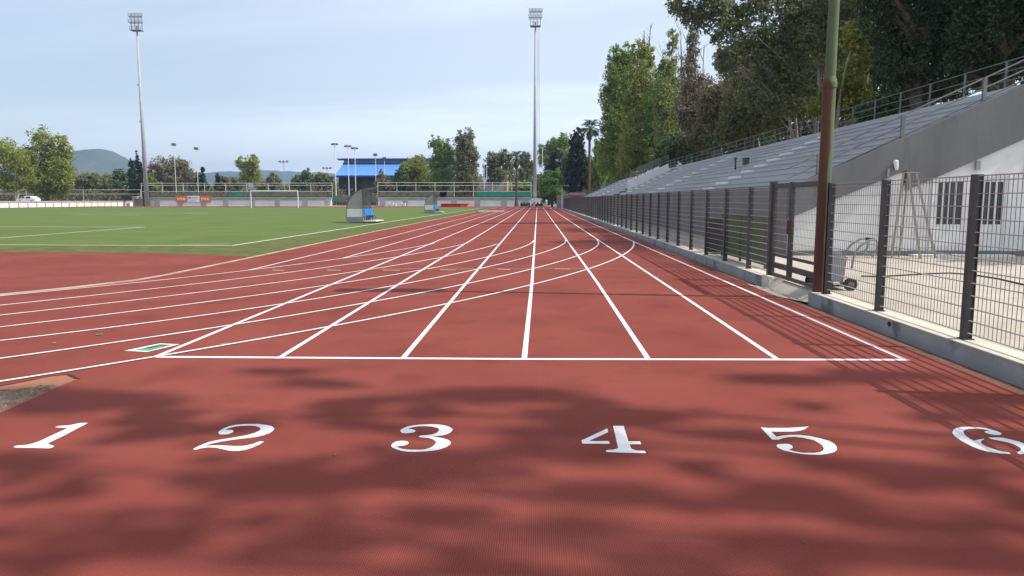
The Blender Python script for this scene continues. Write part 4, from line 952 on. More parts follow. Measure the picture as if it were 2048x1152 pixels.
# ------------------------------------------------------------------ trees
def leaf_mesh(name, lobes, n, size, seed, sig=.13, per=26, droop=0.0, aspect=.5, upb=.0):
    rs = np.random.default_rng(seed)
    L = np.array(lobes, float)
    wgt = (L[:, 3] * L[:, 4] * L[:, 5]) ** .72; wgt /= wgt.sum()
    nc = max(4, n // per)
    li = rs.choice(len(L), nc, p=wgt)
    dr = rs.normal(size=(nc, 3)); dr /= np.linalg.norm(dr, axis=1)[:, None]
    rad = rs.random(nc) ** .42
    cc = L[li, :3] + dr * rad[:, None] * L[li, 3:6]
    cs = (L[li, 3:6].prod(1) ** (1 / 3)) * sig * rs.uniform(.6, 1.5, nc)
    k = rs.integers(0, nc, n)
    g = rs.normal(size=(n, 3)); g = g / np.maximum(1, np.linalg.norm(g, axis=1) / 1.9)[:, None]
    p = cc[k] + g * cs[k][:, None]
    p[:, 2] -= droop * np.abs(rs.normal(size=n)) * cs[k]
    nrm = dr[k] * .55 + rs.normal(size=(n, 3)) * .75; nrm[:, 2] += .25
    nrm /= np.linalg.norm(nrm, axis=1)[:, None]
    t = rs.normal(size=(n, 3)); t[:, 2] -= upb
    u = np.cross(nrm, t); u /= np.linalg.norm(u, axis=1)[:, None] + 1e-9
    v = np.cross(nrm, u)
    s = size * rs.uniform(.55, 1.45, n)[:, None]
    q = np.empty((n, 4, 3))
    q[:, 0] = p - v * s * .5; q[:, 1] = p + u * s * .5 * aspect; q[:, 2] = p + v * s * .5; q[:, 3] = p - u * s * .5 * aspect
    return quads(name, q.reshape(-1, 3)), cc, li
def quads(name, vs):
    n = len(vs) // 4; me = bpy.data.meshes.new(name)
    me.vertices.add(4 * n); me.vertices.foreach_set('co', np.ascontiguousarray(vs, dtype=np.float32).ravel())
    me.loops.add(4 * n); me.loops.foreach_set('vertex_index', np.arange(4 * n, dtype=np.int32))
    me.polygons.add(n); me.polygons.foreach_set('loop_start', np.arange(0, 4 * n, 4, dtype=np.int32))
    me.update(calc_edges=True); me.validate(); return me
SEED = [100]
def tree(name, label, Y, bpx, lobes, leafm, n, size, tr=.25, bark='bark', group='trees behind the grandstand', base_z=0.0, sig=.13, twigs=(), depth=.9, top=.72,
         multi=1, droop=0., limb=1.0, offx=None, aspect=.5, cat='tree'):
    SEED[0] += 1; sd = SEED[0]; rs = random.Random(sd)
    b = D(bpx, 400, Y); base = Vector((b.x, Y, base_z))
    o = empty(name, base, label, cat, group)
    W = []
    for (px, py, rx, ry) in lobes:
        c = D(px, py, Y); k = Y / FPX
        W.append((c.x, Y + rs.uniform(-.45, .45) * rx * k, c.z, rx * k, rx * k * depth, ry * k))
    loc = [(w[0] - base.x, w[1] - base.y, w[2] - base.z, *w[3:]) for w in W]
    me, cc, li = leaf_mesh('crown', loc, n, size, sd, sig, droop=droop, aspect=aspect)
    me.materials.append(LEAF[leafm])
    co = bpy.data.objects.new('crown', me); COL.objects.link(co); co.parent = o
    mb = MB(); zt = max(l[2] for l in loc); 
    stems = []
    for j in range(multi):
        tx = 0 if multi == 1 else rs.uniform(-.25, .25) * max(l[3] for l in loc) * 2 + loc[rs.randrange(len(loc))][0] * .5
        h = zt * top * (1 if j == 0 else rs.uniform(.75, 1))
        cxm = sum(l[0] for l in loc) / len(loc) * .6 if multi == 1 else tx
        cym = 0 if multi == 1 else rs.uniform(-1, 1) * tr * 4
        pts = [(j * tr * .9, 0, -base_z * 0 - .15)] + [(cxm * t + rs.uniform(-1, 1) * tr * .8, cym * t + rs.uniform(-1, 1) * tr * .8, h * t) for t in (.25, .5, .75, 1)]
        rr = [tr * 1.35 / (1 + .35 * j), tr / (1 + .3 * j), tr * .78 / (1 + .3 * j), tr * .55 / (1 + .3 * j), tr * .3]
        mb.tube(pts, rr, 8); stems.append(pts)
    for i, l in enumerate(loc):
        pts = stems[i % len(stems)]
        # limb leaves the stem below the lobe
        cand = [p for p in pts[1:] if p[2] < l[2] - .15 * l[5]] or [pts[1]]
        s = Vector(min(cand, key=lambda p: abs((l[2] - p[2]) - math.hypot(l[0] - p[0], l[1] - p[1]) * .9)))
        e_ = Vector(l[:3]); m = s.lerp(e_, .5) + Vector((rs.uniform(-.1, .1) * l[3], rs.uniform(-.1, .1) * l[3], .08 * l[5]))
        mb.tube([s, m, e_], [tr * .42 * limb, tr * .3 * limb, tr * .15 * limb], 6)
        idx = [j for j in range(len(li)) if li[j] == i]; rs.shuffle(idx)
        for j in idx[:9]: mb.tube([e_.lerp(m, rs.uniform(0, .7)), e_.lerp(Vector(cc[j]), .55) + Vector((0, 0, .05 * l[5])), Vector(cc[j])], [tr * .14 * limb, tr * .09 * limb, tr * .04 * limb], 5, False)
    for tw in twigs:
        pts = [D(px, py, Y) - base for px, py in tw]; m_ = len(pts)
        mb.tube(pts, [tr * .22 * (1 - i / m_) + .015 for i in range(m_)], 5)
        for i in range(m_ * 5):
            t = rs.random(); a = pts[0].lerp(pts[-1], t); hgt = (pts[-1] - pts[0]).length
            mb.tube([a, a + Vector((rs.uniform(-.16, .16) * hgt, rs.uniform(-.16, .16) * hgt, rs.uniform(.12, .3) * hgt))], [.03, .012], 4, False)
    me2 = bpy.data.meshes.new('trunk'); me2.from_pydata(mb.v, [], mb.f); me2.materials.append(M[bark])
    to = bpy.data.objects.new('trunk', me2); COL.objects.link(to); to.parent = o
    for p in me2.polygons: p.use_smooth = True
    return o
def palm(label, Y, px, pytop, crown_px, m='palm', bark='palmbark', r=.28, nf=34, dead=14, name='palm_tree', flare=1.6):
    SEED[0] += 1; rs = random.Random(SEED[0])
    b = D(px, 400, Y); base = Vector((b.x, Y, 0)); o = empty(name, base, label, 'palm tree', 'palms at the far end')
    h = D(px, pytop, Y).z; R_ = crown_px * Y / FPX
    MB().tube([(0, 0, -.15), (0, 0, .5), (0, 0, 1.6), (rs.uniform(-.1, .1), 0, h * .5), (0, 0, h)], [r * flare * 1.25, r * flare, r, r * .9, r * 1.05], 10).build('trunk', M[bark], o, loc=(0, 0, 0))
    def fr(k, els, mm, nm, L):
        vs = []
        for i in range(k):
            az = rs.uniform(0, 2 * math.pi); el = rs.uniform(*els); dirh = Vector((math.cos(az), math.sin(az), 0)); side = Vector((-math.sin(az), math.cos(az), 0))
            p = Vector((0, 0, h)); ll = L * rs.uniform(.75, 1.1); stem = .45
            pts = []
            for s in range(9):
                t = s / 8; a = el - 1.5 * t * t; pts.append(p.copy()); p = p + (dirh * math.cos(a) + Vector((0, 0, math.sin(a)))) * ll / 8
            for s in range(3, 8):
                for sg in (-1, 1):
                    for q in range(3):
                        a = pts[s].lerp(pts[s + 1], q / 3); d = (pts[s + 1] - pts[s]).normalized()
                        tip = a + (side * sg * rs.uniform(.5, .9) + d * .75 + Vector((0, 0, rs.uniform(-.5, .05)))) * ll * .26
                        wv = d * ll * .028
                        vs += [a - wv, a + wv, tip + wv * .4, tip - wv * .4]
            for s in range(8):
                w = side * .03 * ll * .4; vs += [pts[s] - w, pts[s] + w, pts[s + 1] + w, pts[s + 1] - w]
        me = quads(nm, np.array([tuple(v) for v in vs])); me.materials.append(LEAF[mm])
        c = bpy.data.objects.new(nm, me); COL.objects.link(c); c.parent = o
    fr(nf, (-.25, 1.35), m, 'crown', R_)
    if dead: fr(dead, (-1.3, -.5), 'deadpalm', 'dry_fronds', R_ * .75)
    return o

GF = 'trees beyond the far wall'
# left side
tree('eucalyptus_tree', 'pale-trunked eucalyptus at the far left behind the parked car', 172, 30, [(8, 300, 30, 26), (40, 322, 26, 26), (0, 345, 34, 34), (52, 352, 22, 22), (22, 368, 26, 14)], 'eucal', 7500, .55, .34, 'palebark', GF, multi=2, sig=.16)
tree('eucalyptus_tree', 'tallest dense yellow-green tree at the left, right of the pale-trunked eucalyptus', 186, 95, [(86, 282, 24, 27), (118, 300, 22, 33), (68, 318, 26, 27), (105, 335, 37, 41), (80, 358, 35, 33), (128, 352, 19, 35), (62, 350, 19, 31), (110, 378, 28, 19)], 'eucal', 18750, .6, .5, 'bark', GF, sig=.14)
tree('pine_tree', 'low round grey-green tree right of the tall yellow-green tree', 236, 165, [(160, 366, 26, 20), (182, 362, 20, 16)], 'olive', 5200, .75, .35, 'bark', GF)
tree('pine_tree', 'low round grey-green tree under the right flank of the hill', 242, 215, [(210, 366, 26, 18), (195, 372, 20, 14)], 'olive', 5200, .75, .35, 'bark', GF)
tree('pine_tree', 'darker low tree left of the dark cypress', 228, 240, [(240, 362, 20, 22), (228, 374, 18, 14)], 'dark', 5200, .7, .35, 'bark', GF)
tree('cypress_tree', 'dark narrow cypress left of the left floodlight mast', 205, 266, [(264, 345, 8, 30), (266, 375, 10, 24)], 'cypress', 5500, .45, .3, 'bark', GF, sig=.11)
tree('cypress_tree', 'dark pointed conifer partly behind the left floodlight mast', 208, 279, [(274, 312, 4, 14), (275, 335, 9, 18), (282, 362, 14, 30), (284, 384, 14, 14)], 'cypress', 7000, .45, .3, 'bark', GF, sig=.11)
tree('broadleaf_tree', 'round brownish tree right of the left floodlight mast', 212, 345, [(325, 340, 22, 24), (350, 335, 24, 22), (368, 352, 16, 24), (340, 360, 28, 18), (315, 362, 14, 18)], 'brown', 9500, .6, .4, 'bark', GF, sig=.15)
tree('broadleaf_tree', 'small yellow-green tree between left mast and brown tree', 206, 303, [(302, 362, 12, 16), (312, 374, 12, 12)], 'eucal', 2600, .55, .22, 'bark', GF)
tree('pine_tree', 'dark low pine right of the round brownish tree', 244, 392, [(385, 366, 20, 20), (402, 366, 16, 18)], 'dark', 5000, .75, .35, 'bark', GF)
tree('cypress_tree', 'small dark cypress top poking above the low pines', 238, 406, [(405, 342, 3.5, 10), (406, 360, 6, 16)], 'cypress', 1800, .5, .2, 'bark', GF)
tree('cypress_tree', 'second small dark cypress, right of the thin pole by the brown tree', 240, 436, [(436, 358, 5, 12), (436, 372, 7, 10)], 'cypress', 1800, .5, .2, 'bark', GF)
tree('pine_tree', 'low dark tree left of the thin yellow-green tree', 246, 455, [(450, 368, 18, 16), (468, 370, 14, 14)], 'olive', 4200, .75, .3, 'bark', GF)
tree('broadleaf_tree', 'slender yellow-green tree with an open crown left of the white goal', 204, 494, [(484, 328, 12, 16), (508, 325, 13, 15), (497, 345, 20, 18), (488, 362, 14, 16), (510, 356, 12, 20)], 'eucal', 6000, .5, .3, 'palebark', GF, sig=.15)
tree('pine_tree', 'low olive tree right of the slender yellow-green tree', 240, 548, [(545, 364, 13, 18), (530, 374, 14, 12)], 'olive', 3600, .7, .3, 'bark', GF)
tree('pine_tree', 'dark spreading pine behind the goal', 244, 615, [(614, 352, 12, 16), (600, 366, 20, 14), (626, 366, 22, 14)], 'dark', 6200, .7, .35, 'bark', GF)
tree('broadleaf_tree', 'low olive tree just left of the blue roof building', 222, 648, [(645, 362, 16, 18), (662, 368, 12, 16), (632, 372, 12, 12)], 'olive', 4600, .6, .3, 'bark', GF)
tree('broadleaf_tree', 'small brown shrubby tree before the blue roof building', 200, 770, [(762, 352, 8, 14), (770, 370, 16, 18), (757, 376, 10, 14), (782, 376, 10, 12)], 'brown', 4200, .5, .25, 'bark', GF, sig=.16, twigs=(((758, 360), (753, 325)),))
tree('broadleaf_tree', 'rounded yellow-green tree covering the right half of the blue roof', 206, 832, [(832, 330, 24, 22), (812, 340, 16, 16), (845, 350, 22, 24), (822, 362, 24, 18), (856, 368, 14, 16)], 'eucal', 10500, .55, .35, 'bark', GF)
tree('broadleaf_tree', 'dark low tree at the foot of the rounded yellow-green tree', 202, 800, [(800, 345, 10, 10), (795, 370, 14, 16), (812, 378, 14, 12)], 'dark', 3200, .55, .25, 'bark', GF)
tree('poplar_tree', 'left of the two tall poplars, bright green', 200, 885, [(870, 288, 12, 20), (885, 305, 16, 26), (900, 300, 12, 26), (872, 330, 16, 28), (895, 335, 18, 34), (880, 362, 22, 28)], 'poplar', 13500, .5, .35, 'bark', GF, sig=.13)
tree('poplar_tree', 'right of the two tall poplars, darker and broader', 197, 932, [(922, 278, 11, 20), (938, 275, 11, 20), (930, 300, 18, 28), (945, 320, 13, 34), (925, 335, 20, 34), (938, 360, 22, 32), (925, 380, 18, 16)], 'olive', 16500, .5, .4, 'bark', GF, sig=.13)
tree('broadleaf_tree', 'round grey-olive tree behind the tan house', 236, 1000, [(988, 322, 17, 18), (1008, 318, 16, 18), (978, 340, 12, 18), (1000, 345, 22, 18), (1018, 340, 12, 20)], 'olive', 9000, .65, .4, 'bark', GF)
tree('broadleaf_tree', 'grey-green tree just left of the right floodlight mast', 230, 1052, [(1050, 320, 14, 16), (1058, 340, 12, 20), (1045, 350, 12, 18)], 'olive', 5200, .6, .35, 'palebark', GF)
tree('shrub', 'pale green bush below the right floodlight mast', 200, 1047, [(1045, 376, 18, 12), (1058, 380, 10, 10), (1025, 384, 8, 7)], 'lime', 3400, .5, .15, 'bark', GF, cat='shrub')
tree('broadleaf_tree', 'bright green tree high behind the right floodlight mast', 238, 1105, [(1088, 300, 14, 12), (1108, 292, 18, 16), (1125, 285, 16, 18), (1098, 318, 22, 18), (1122, 310, 20, 22)], 'poplar', 10500, .65, .4, 'bark', GF)
tree('cypress_tree', 'dark conifer in front of the bright green tree beyond the mast', 196, 1112, [(1112, 312, 13, 12), (1114, 335, 18, 26), (1100, 345, 12, 18)], 'cypress', 6500, .5, .3, 'bark', GF)
tree('broadleaf_tree', 'bright green low leafy tree at the far end of the fence', 162, 1104, [(1098, 352, 14, 12), (1116, 350, 14, 12), (1104, 366, 22, 14), (1124, 366, 12, 14), (1106, 386, 24, 14), (1090, 376, 10, 14), (1120, 396, 16, 14), (1096, 398, 14, 12)], 'bright', 13000, .42, .2, 'bark', GF)
palm('thin dark palm standing in front of the far wall, left of the right mast', 186, 1033, 318, 23, r=.30, dead=16)
palm('short palm with a pale sandy trunk beside the tan house', 212, 1013, 350, 15, m='olive', bark='palmbeige', r=.62, nf=20, dead=8, flare=1.0)
palm('tall brown-trunked palm beyond the far end of the grandstand', 142, 1178, 258, 26, r=.24, dead=18)
GT = 'trees beyond the far end of the stand'
tree('cypress_tree', 'dark tall conifer left of the brown-trunked palm', 148, 1155, [(1156, 268, 11, 16), (1153, 292, 16, 26), (1156, 325, 20, 34), (1150, 358, 20, 28)], 'cypress', 12500, .42, .35, 'bark', GT, sig=.12)
tree('pine_tree', 'dark rounded tree at the foot of the tall conifer', 152, 1140, [(1138, 330, 16, 26), (1136, 362, 18, 24), (1180, 350, 16, 36)], 'dark', 8500, .45, .3, 'bark', GT)
tree('broadleaf_tree', 'bright green tree right of the brown-trunked palm', 146, 1200, [(1196, 300, 10, 22), (1204, 335, 18, 26), (1194, 360, 18, 18)], 'poplar', 7500, .42, .3, 'bark', GT)
GS = 'trees behind the grandstand'
tree('poplar_tree', 'leftmost tall green poplar above the far part of the grandstand', 124, 1245, [(1232, 118, 19, 28), (1252, 112, 17, 24), (1240, 150, 28, 34), (1225, 190, 24, 36), (1248, 200, 31, 45), (1222, 240, 21, 43), (1240, 270, 31, 49), (1222, 310, 28, 45), (1244, 335, 28, 36)], 'poplar', 36000, .36, .4, 'bark', GS, sig=.12)
tree('poplar_tree', 'yellow-green poplar with bare top twigs, right of the leftmost poplar', 118, 1290, [(1278, 105, 20, 26), (1296, 120, 15, 31), (1282, 155, 28, 42), (1270, 210, 25, 44), (1298, 220, 32, 51), (1280, 270, 42, 46), (1300, 310, 45, 37), (1262, 320, 32, 37)], 'eucal', 31500, .36, .38, 'bark', GS, sig=.12, twigs=(((1296, 110), (1302, 48)), ((1290, 110), (1288, 62))))
tree('poplar_tree', 'thin pale poplar with grey bare stems and a bright tip', 106, 1345, [(1344, 82, 12, 22), (1335, 140, 18, 38), (1350, 180, 18, 45), (1326, 200, 21, 49), (1338, 250, 31, 49)], 'lime', 15200, .32, .33, 'palebark', GS, sig=.15, twigs=(((1340, 190), (1338, 80)), ((1362, 200), (1362, 62)), ((1350, 250), (1352, 120)), ((1328, 230), (1326, 110))))
tree('broadleaf_tree', 'greyish brown half-bare tree left of the big eucalyptus', 92, 1385, [(1384, 88, 13, 34), (1378, 150, 21, 49), (1396, 190, 25, 47), (1372, 230, 25, 47), (1402, 255, 34, 47)], 'brown', 18000, .28, .36, 'palebark', GS, sig=.16, twigs=(((1376, 180), (1374, 70)), ((1390, 180), (1392, 60)), ((1404, 210), (1408, 90)), ((1366, 220), (1362, 90))))
tree('broadleaf_tree', 'brownish olive bushy tree below the big eucalyptus', 80, 1436, [(1420, 195, 30, 36), (1448, 205, 30, 36), (1462, 235, 30, 36), (1430, 250, 39, 40), (1405, 270, 28, 32)], 'brown', 18200, .26, .32, 'bark', GS, sig=.15)
tree('broadleaf_tree', 'dark green bushy tree along the middle of the stand', 84, 1370, [(1350, 290, 30, 30), (1382, 300, 34, 28), (1325, 318, 30, 26), (1412, 296, 24, 24)], 'dark', 11000, .28, .3, 'bark', GS)
tree('broadleaf_tree', 'olive green tree with a rounded crown left of the rusty pole', 62, 1500, [(1488, 175, 34, 34), (1516, 200, 30, 40), (1478, 220, 34, 36), (1508, 245, 36, 30), (1460, 265, 30, 24)], 'olive', 13000, .22, .3, 'bark', GS, sig=.15)
tree('broadleaf_tree', 'dark low tree behind the stand below the olive tree', 66, 1455, [(1440, 280, 30, 22), (1475, 275, 26, 22), (1500, 268, 20, 18)], 'dark', 7500, .22, .25, 'bark', GS)
tree('eucalyptus_tree', 'largest eucalyptus with an airy crown and forked pale stems behind the stand', 48, 1622, [
    (1362, 12, 26, 20), (1395, 30, 30, 26), (1430, 8, 34, 28), (1400, -20, 34, 26), (1440, 55, 28, 26), (1478, 30, 34, 34), (1520, 0, 36, 34), (1488, 85, 32, 28), (1540, 60, 34, 34), (1590, 20, 40, 36),
    (1565, 110, 34, 30), (1600, 80, 34, 36), (1640, 40, 34, 40), (1530, 145, 32, 26), (1590, 150, 30, 28), (1650, 110, 30, 34), (1555, -50, 60, 34), (1640, -40, 60, 40), (1690, 20, 34, 40), (1500, 190, 30, 26), (1540, 212, 28, 22), (1580, 208, 30, 22), (1455, 115, 28, 26), (1690, 90, 26, 30), (1610, 190, 28, 26), (1520, 100, 28, 26), (1560, 170, 28, 22)], 'euca', 46000, .2, .2, 'palebark', GS, sig=.17, multi=3, droop=.5, limb=.62)
tree('eucalyptus_tree', 'yellow-green leaning eucalyptus just right of the rusty pole', 42, 1655, [
    (1712, 70, 26, 34), (1735, 110, 22, 26), (1700, 150, 30, 30), (1730, 190, 24, 26), (1690, 205, 26, 26), (1716, 232, 26, 16), (1660, 180, 20, 26), (1640, 215, 22, 20)], 'eucal', 15500, .17, .2, 'palebark', GS, sig=.17, multi=2, droop=.4, limb=.9)
tree('pine_tree', 'huge dark pine over the near end of the grandstand', 31, 1830, [
    (1770, 20, 50, 44), (1800, 90, 54, 46), (1845, 40, 56, 50), (1770, 150, 34, 34), (1830, 150, 46, 36), (1880, 100, 56, 46), (1800, -50, 70, 50), (1900, 20, 54, 50), (1900, -70, 80, 60), (1870, 165, 40, 26), (1760, -40, 50, 44)], 'pine', 44000, .13, .4, 'bark', GS, sig=.14, limb=1.1)
tree('pine_tree', 'second dark pine at the upper right corner', 29, 1985, [
    (1950, 60, 54, 50), (1990, 110, 50, 40), (2040, 60, 60, 60), (1960, -30, 70, 60), (2060, -40, 80, 70), (1930, 130, 40, 34), (2030, 130, 50, 24), (2110, 30, 70, 70), (2120, 120, 60, 40)], 'pine', 40000, .13, .4, 'bark', GS, sig=.14, limb=1.1)

tree('broadleaf_tree', 'olive tree filling in behind the forked stems of the largest eucalyptus', 60, 1590, [(1550, 115, 36, 36), (1600, 140, 36, 38), (1645, 165, 36, 38), (1570, 190, 36, 34), (1622, 215, 36, 26), (1540, 228, 36, 24), (1592, 75, 36, 32), (1660, 225, 26, 20)], 'olive', 21000, .2, .26, 'bark', GS, sig=.16)
tree('broadleaf_tree', 'brownish tree left of the forked stems of the largest eucalyptus', 66, 1530, [(1520, 120, 32, 36), (1488, 112, 28, 34), (1540, 162, 34, 34), (1500, 155, 28, 34), (1470, 150, 26, 34), (1450, 120, 20, 30)], 'brown', 12000, .22, .26, 'palebark', GS, sig=.17)
tree('broadleaf_tree', 'dark low tree right of the rusty pole behind the back railing', 37, 1800, [(1735, 225, 30, 24), (1775, 208, 36, 24), (1825, 192, 38, 24), (1880, 180, 38, 22), (1930, 165, 36, 22)], 'dark', 15000, .16, .22, 'bark', GS)
tree('broadleaf_tree', 'dark low tree at the right edge behind the top corner of the railing', 33, 2010, [(1965, 150, 36, 24), (2010, 138, 40, 26), (2060, 120, 40, 30)], 'dark', 9000, .16, .22, 'bark', GS)
tree('poplar_tree', 'green leafy tree filling the gap between the yellow-green and the thin pale poplar', 114, 1318, [(1312, 200, 22, 36), (1322, 250, 26, 40), (1310, 290, 30, 36), (1330, 310, 26, 30), (1316, 160, 14, 26)], 'poplar', 13000, .34, .3, 'bark', GS, sig=.13)
# tall trees standing right of the yard, outside the frame: their shade falls on the lane numbers
def offtree(label, x, y, lobes, leafm, n, size, tr, group='trees shading the start of the straight', sig=.17):
    SEED[0] += 1; o = empty('broadleaf_tree', (x, y, 0), label, 'tree', group)
    me, cc, li = leaf_mesh('crown', lobes, n, size, SEED[0], sig); me.materials.append(LEAF[leafm])
    c = bpy.data.objects.new('crown', me); COL.objects.link(c); c.parent = o
    zt = max(l[2] for l in lobes); mb = MB().tube([(0, 0, 0), (.1, 0, zt * .4), (0, .1, zt * .9)], [tr * 1.3, tr, tr * .4], 8)
    for l in lobes[::max(1, len(lobes) // 14)]: mb.tube([(0, .05, l[2] * .6), Vector((l[0] * .5, l[1] * .5, l[2] * .85)), l[:3]], [tr * .4, tr * .3, tr * .12], 6)
    me2 = bpy.data.meshes.new('trunk'); me2.from_pydata(mb.v, [], mb.f); me2.materials.append(M['bark']); t = bpy.data.objects.new('trunk', me2); COL.objects.link(t); t.parent = o
SHADE = [  # (x on track, y on track, height of the foliage, rx, rz)
]
TANE = math.tan(SUN_EL)
def up(xt, yt, z): return (xt + z / TANE * math.cos(SUN_AZ), yt + z / TANE * math.sin(SUN_AZ), z)
def shade_tree(label, x, y, spots, leafm, n, size, tr):
    L = []
    for (xt, yt, z, rx, ry, rz) in spots:
        p = up(xt, yt, z); L.append((p[0] - x, p[1] - y, p[2], rx, ry, rz))
    offtree(label, x, y, L, leafm, n, size, tr, sig=.28)
rb = random.Random(77)
for (yy_, xx_, ht) in ((21, 21, 17), (28, 20.5, 19), (36, 21, 20), (44, 21.5, 19.5), (52, 22, 19), (60, 22, 18.5), (69, 22.5, 17), (78, 22.5, 16.5), (88, 22.5, 16), (98, 22, 16), (108, 22, 16.5)):
    Lb = [(rb.uniform(-2.4, 2.4), rb.uniform(-3.2, 3.2), ht * rb.uniform(.35, .92), rb.uniform(1.8, 2.6), rb.uniform(1.9, 2.8), rb.uniform(1.5, 2.2)) for _ in range(9)] + [(0, 0, ht - 1.4, 2, 2.2, 1.4)]
    offtree('tall dark tree in the back row behind the grandstand', xx_, yy_, Lb, 'dark', 15000, .3, .3, 'back row of trees behind the grandstand', .16)
SP = [  # where patches of shade lie on the track: photo pixel, width and height in pixels, height of the leaves
    (180, 800, 260, 40, 17), (60, 785, 200, 24, 17), (640, 766, 180, 16, 18), (560, 745, 160, 12, 18), (40, 925, 230, 46, 15), (330, 870, 160, 30, 16),
    (560, 960, 330, 70, 15), (330, 1070, 260, 70, 14), (90, 1120, 200, 60, 14), (700, 850, 160, 22, 16), (890, 930, 260, 60, 15), (640, 1080, 240, 70, 14), (860, 1040, 180, 60, 14),
    (1000, 790, 330, 20, 18), (830, 800, 200, 18, 18), (1110, 862, 220, 22, 16), (1130, 905, 300, 34, 16), (1280, 835, 200, 16, 17), (1180, 985, 260, 40, 15), (1150, 1060, 180, 60, 14),
    (1480, 872, 260, 20, 16), (1560, 985, 260, 36, 15), (1680, 1010, 240, 34, 15), (1400, 1000, 160, 40, 15), (1680, 930, 220, 18, 16), (1880, 960, 260, 26, 15), (1850, 1050, 330, 34, 14), (1600, 1090, 260, 50, 14),
    (1750, 752, 260, 18, 18), (1940, 800, 200, 26, 17), (1560, 760, 260, 14, 18), (1330, 1120, 240, 50, 14), (980, 1130, 240, 40, 14), (1990, 1110, 160, 50, 14)]
LS = []
rb = random.Random(9)
for _ in range(150):
    w_ = rb.uniform(40, 130); SP.append((rb.uniform(-60, 2100), 790 + 380 * rb.random() ** .62, w_, w_ * .34, rb.uniform(11, 15)))
for (px, py, w_, h_, z) in SP:
    g = G(px, py); LS.append((g.x, g.y, z * 1.2, w_ / 2 * g.y / FPX * 1.0, h_ / 2 * g.y ** 2 / (FPX * CAMH) * 1.0, w_ / 2 * g.y / FPX * .45))
shade_tree('tall airy tree beyond the yard whose shade falls on the lane numbers', 24.0, 1.0, LS, 'euca', SHADE_N, .13, .2)

# bits of dry leaf blown onto the track
rb = random.Random(21); mb = MB()
for _ in range(90):
    x = rb.uniform(-4.5, 3.9) if rb.random() < .2 else 3.9 - abs(rb.gauss(0, .35)); y = 2.2 + 14 * rb.random() ** 1.6; s = rb.uniform(.005, .014); a = rb.uniform(0, 6.28)
    c_, s_ = math.cos(a), math.sin(a)
    mb.add([(x + (u * c_ - v * s_) * s, y + (u * s_ + v * c_) * s, .009 + z * s) for u, v, z in ((-1.5, 0, .2), (0, -.5, 0), (1.5, 0, .35), (0, .5, .1))], [(0, 1, 2), (0, 2, 3)])
tag(mb.build('litter', M['gutter']), 'bits of dry leaf scattered over the track', kind='stuff')
# ------------------------------------------------------------------ undergrowth, hills
def strip_lobes(x0, x1, y0, y1, z0, z1, n, r, seed):
    rs = random.Random(seed); return [(rs.uniform(x0, x1), y0 + (y1 - y0) * (i + rs.random()) / n, rs.uniform(z0, z1), r * rs.uniform(.7, 1.3), r * rs.uniform(.7, 1.3), r * rs.uniform(.5, 1.0)) for i in range(n)]
me, _, _ = leaf_mesh('undergrowth', strip_lobes(16, 20, 26, 130, .8, 4.2, 75, 2.2, 5), 42000, .26, 900, .2); me.materials.append(LEAF['dark'])
o = bpy.data.objects.new('undergrowth', me); COL.objects.link(o); tag(o, 'dense dark undergrowth filling the ground behind the grandstand', kind='stuff')
rs = random.Random(11)
def far_scrub(px0, px1, Y0, Y1, n, zmax, nl, size, seed, leafm, nm, lab):
    rs = random.Random(seed); L = []
    for i in range(n):
        Y = rs.uniform(Y0, Y1); px = px0 + (px1 - px0) * (i + rs.random()) / n; r = rs.uniform(2.2, 4.2)
        L.append((wx(px, Y), Y, rs.uniform(.6, zmax), r * 1.4, r, r * rs.uniform(.5, .9)))
    me, _, _ = leaf_mesh(nm, L, nl, size, seed, .22); me.materials.append(LEAF[leafm]); o = bpy.data.objects.new(nm, me); COL.objects.link(o); tag(o, lab, kind='stuff')
far_scrub(-80, 700, 206, 232, 80, 2.6, 42000, .62, 21, 'scrub', 'scrub', 'dry brownish scrub filling the ground beyond the left walls')
far_scrub(-150, 700, 250, 330, 110, 6.5, 52000, .95, 22, 'olive', 'woods', 'far grey-green woods reading as one mass on the left')
far_scrub(740, 1150, 208, 222, 42, 2.6, 21000, .6, 23, 'scrub', 'scrub', 'scrub beyond the far wall on the right')
far_scrub(880, 1260, 240, 330, 60, 10.0, 34000, .9, 24, 'dark', 'woods', 'far dark woods reading as one mass behind the right mast')
def hillmesh(name, Y, prof, m, depth, n=60):
    xs = np.linspace(prof[0][0], prof[-1][0], n); rs = np.random.default_rng(5)
    zs = np.interp(xs, [p[0] for p in prof], [p[1] for p in prof])
    V, Fc, mrow = [], [], 10
    for j in range(mrow):
        t = j / (mrow - 1); prof_t = math.sin(math.pi * min(t * .5 + .0, .5)) if t < 1 else 1
        for i in range(n):
            p = D(xs[i], zs[i], Y); z = p.z * prof_t + rs.normal() * 3.2 * (t > .1)
            V.append((p.x, Y - depth * (1 - t), max(z, -3) if t > 0 else -4))
    for j in range(mrow - 1):
        for i in range(n - 1): Fc.append((j * n + i, j * n + i + 1, (j + 1) * n + i + 1, (j + 1) * n + i))
    # back slope
    o0 = len(V)
    for i in range(n): V.append((V[(mrow - 1) * n + i][0], Y + depth * .8, -4))
    for i in range(n - 1): Fc.append(((mrow - 1) * n + i, (mrow - 1) * n + i + 1, o0 + i + 1, o0 + i))
    me = bpy.data.meshes.new(name); me.from_pydata(V, [], Fc); me.materials.append(m)
    for p in me.polygons: p.use_smooth = True
    o = bpy.data.objects.new(name, me); COL.objects.link(o); tag(o, kind='structure'); return o
hillmesh('hill', 2600, [(60, 372), (110, 345), (140, 330), (150, 324), (165, 314), (182, 305), (198, 299), (214, 299), (230, 304), (243, 312), (254, 320), (264, 328), (285, 338), (320, 348), (380, 365)], M['hill'], 500)
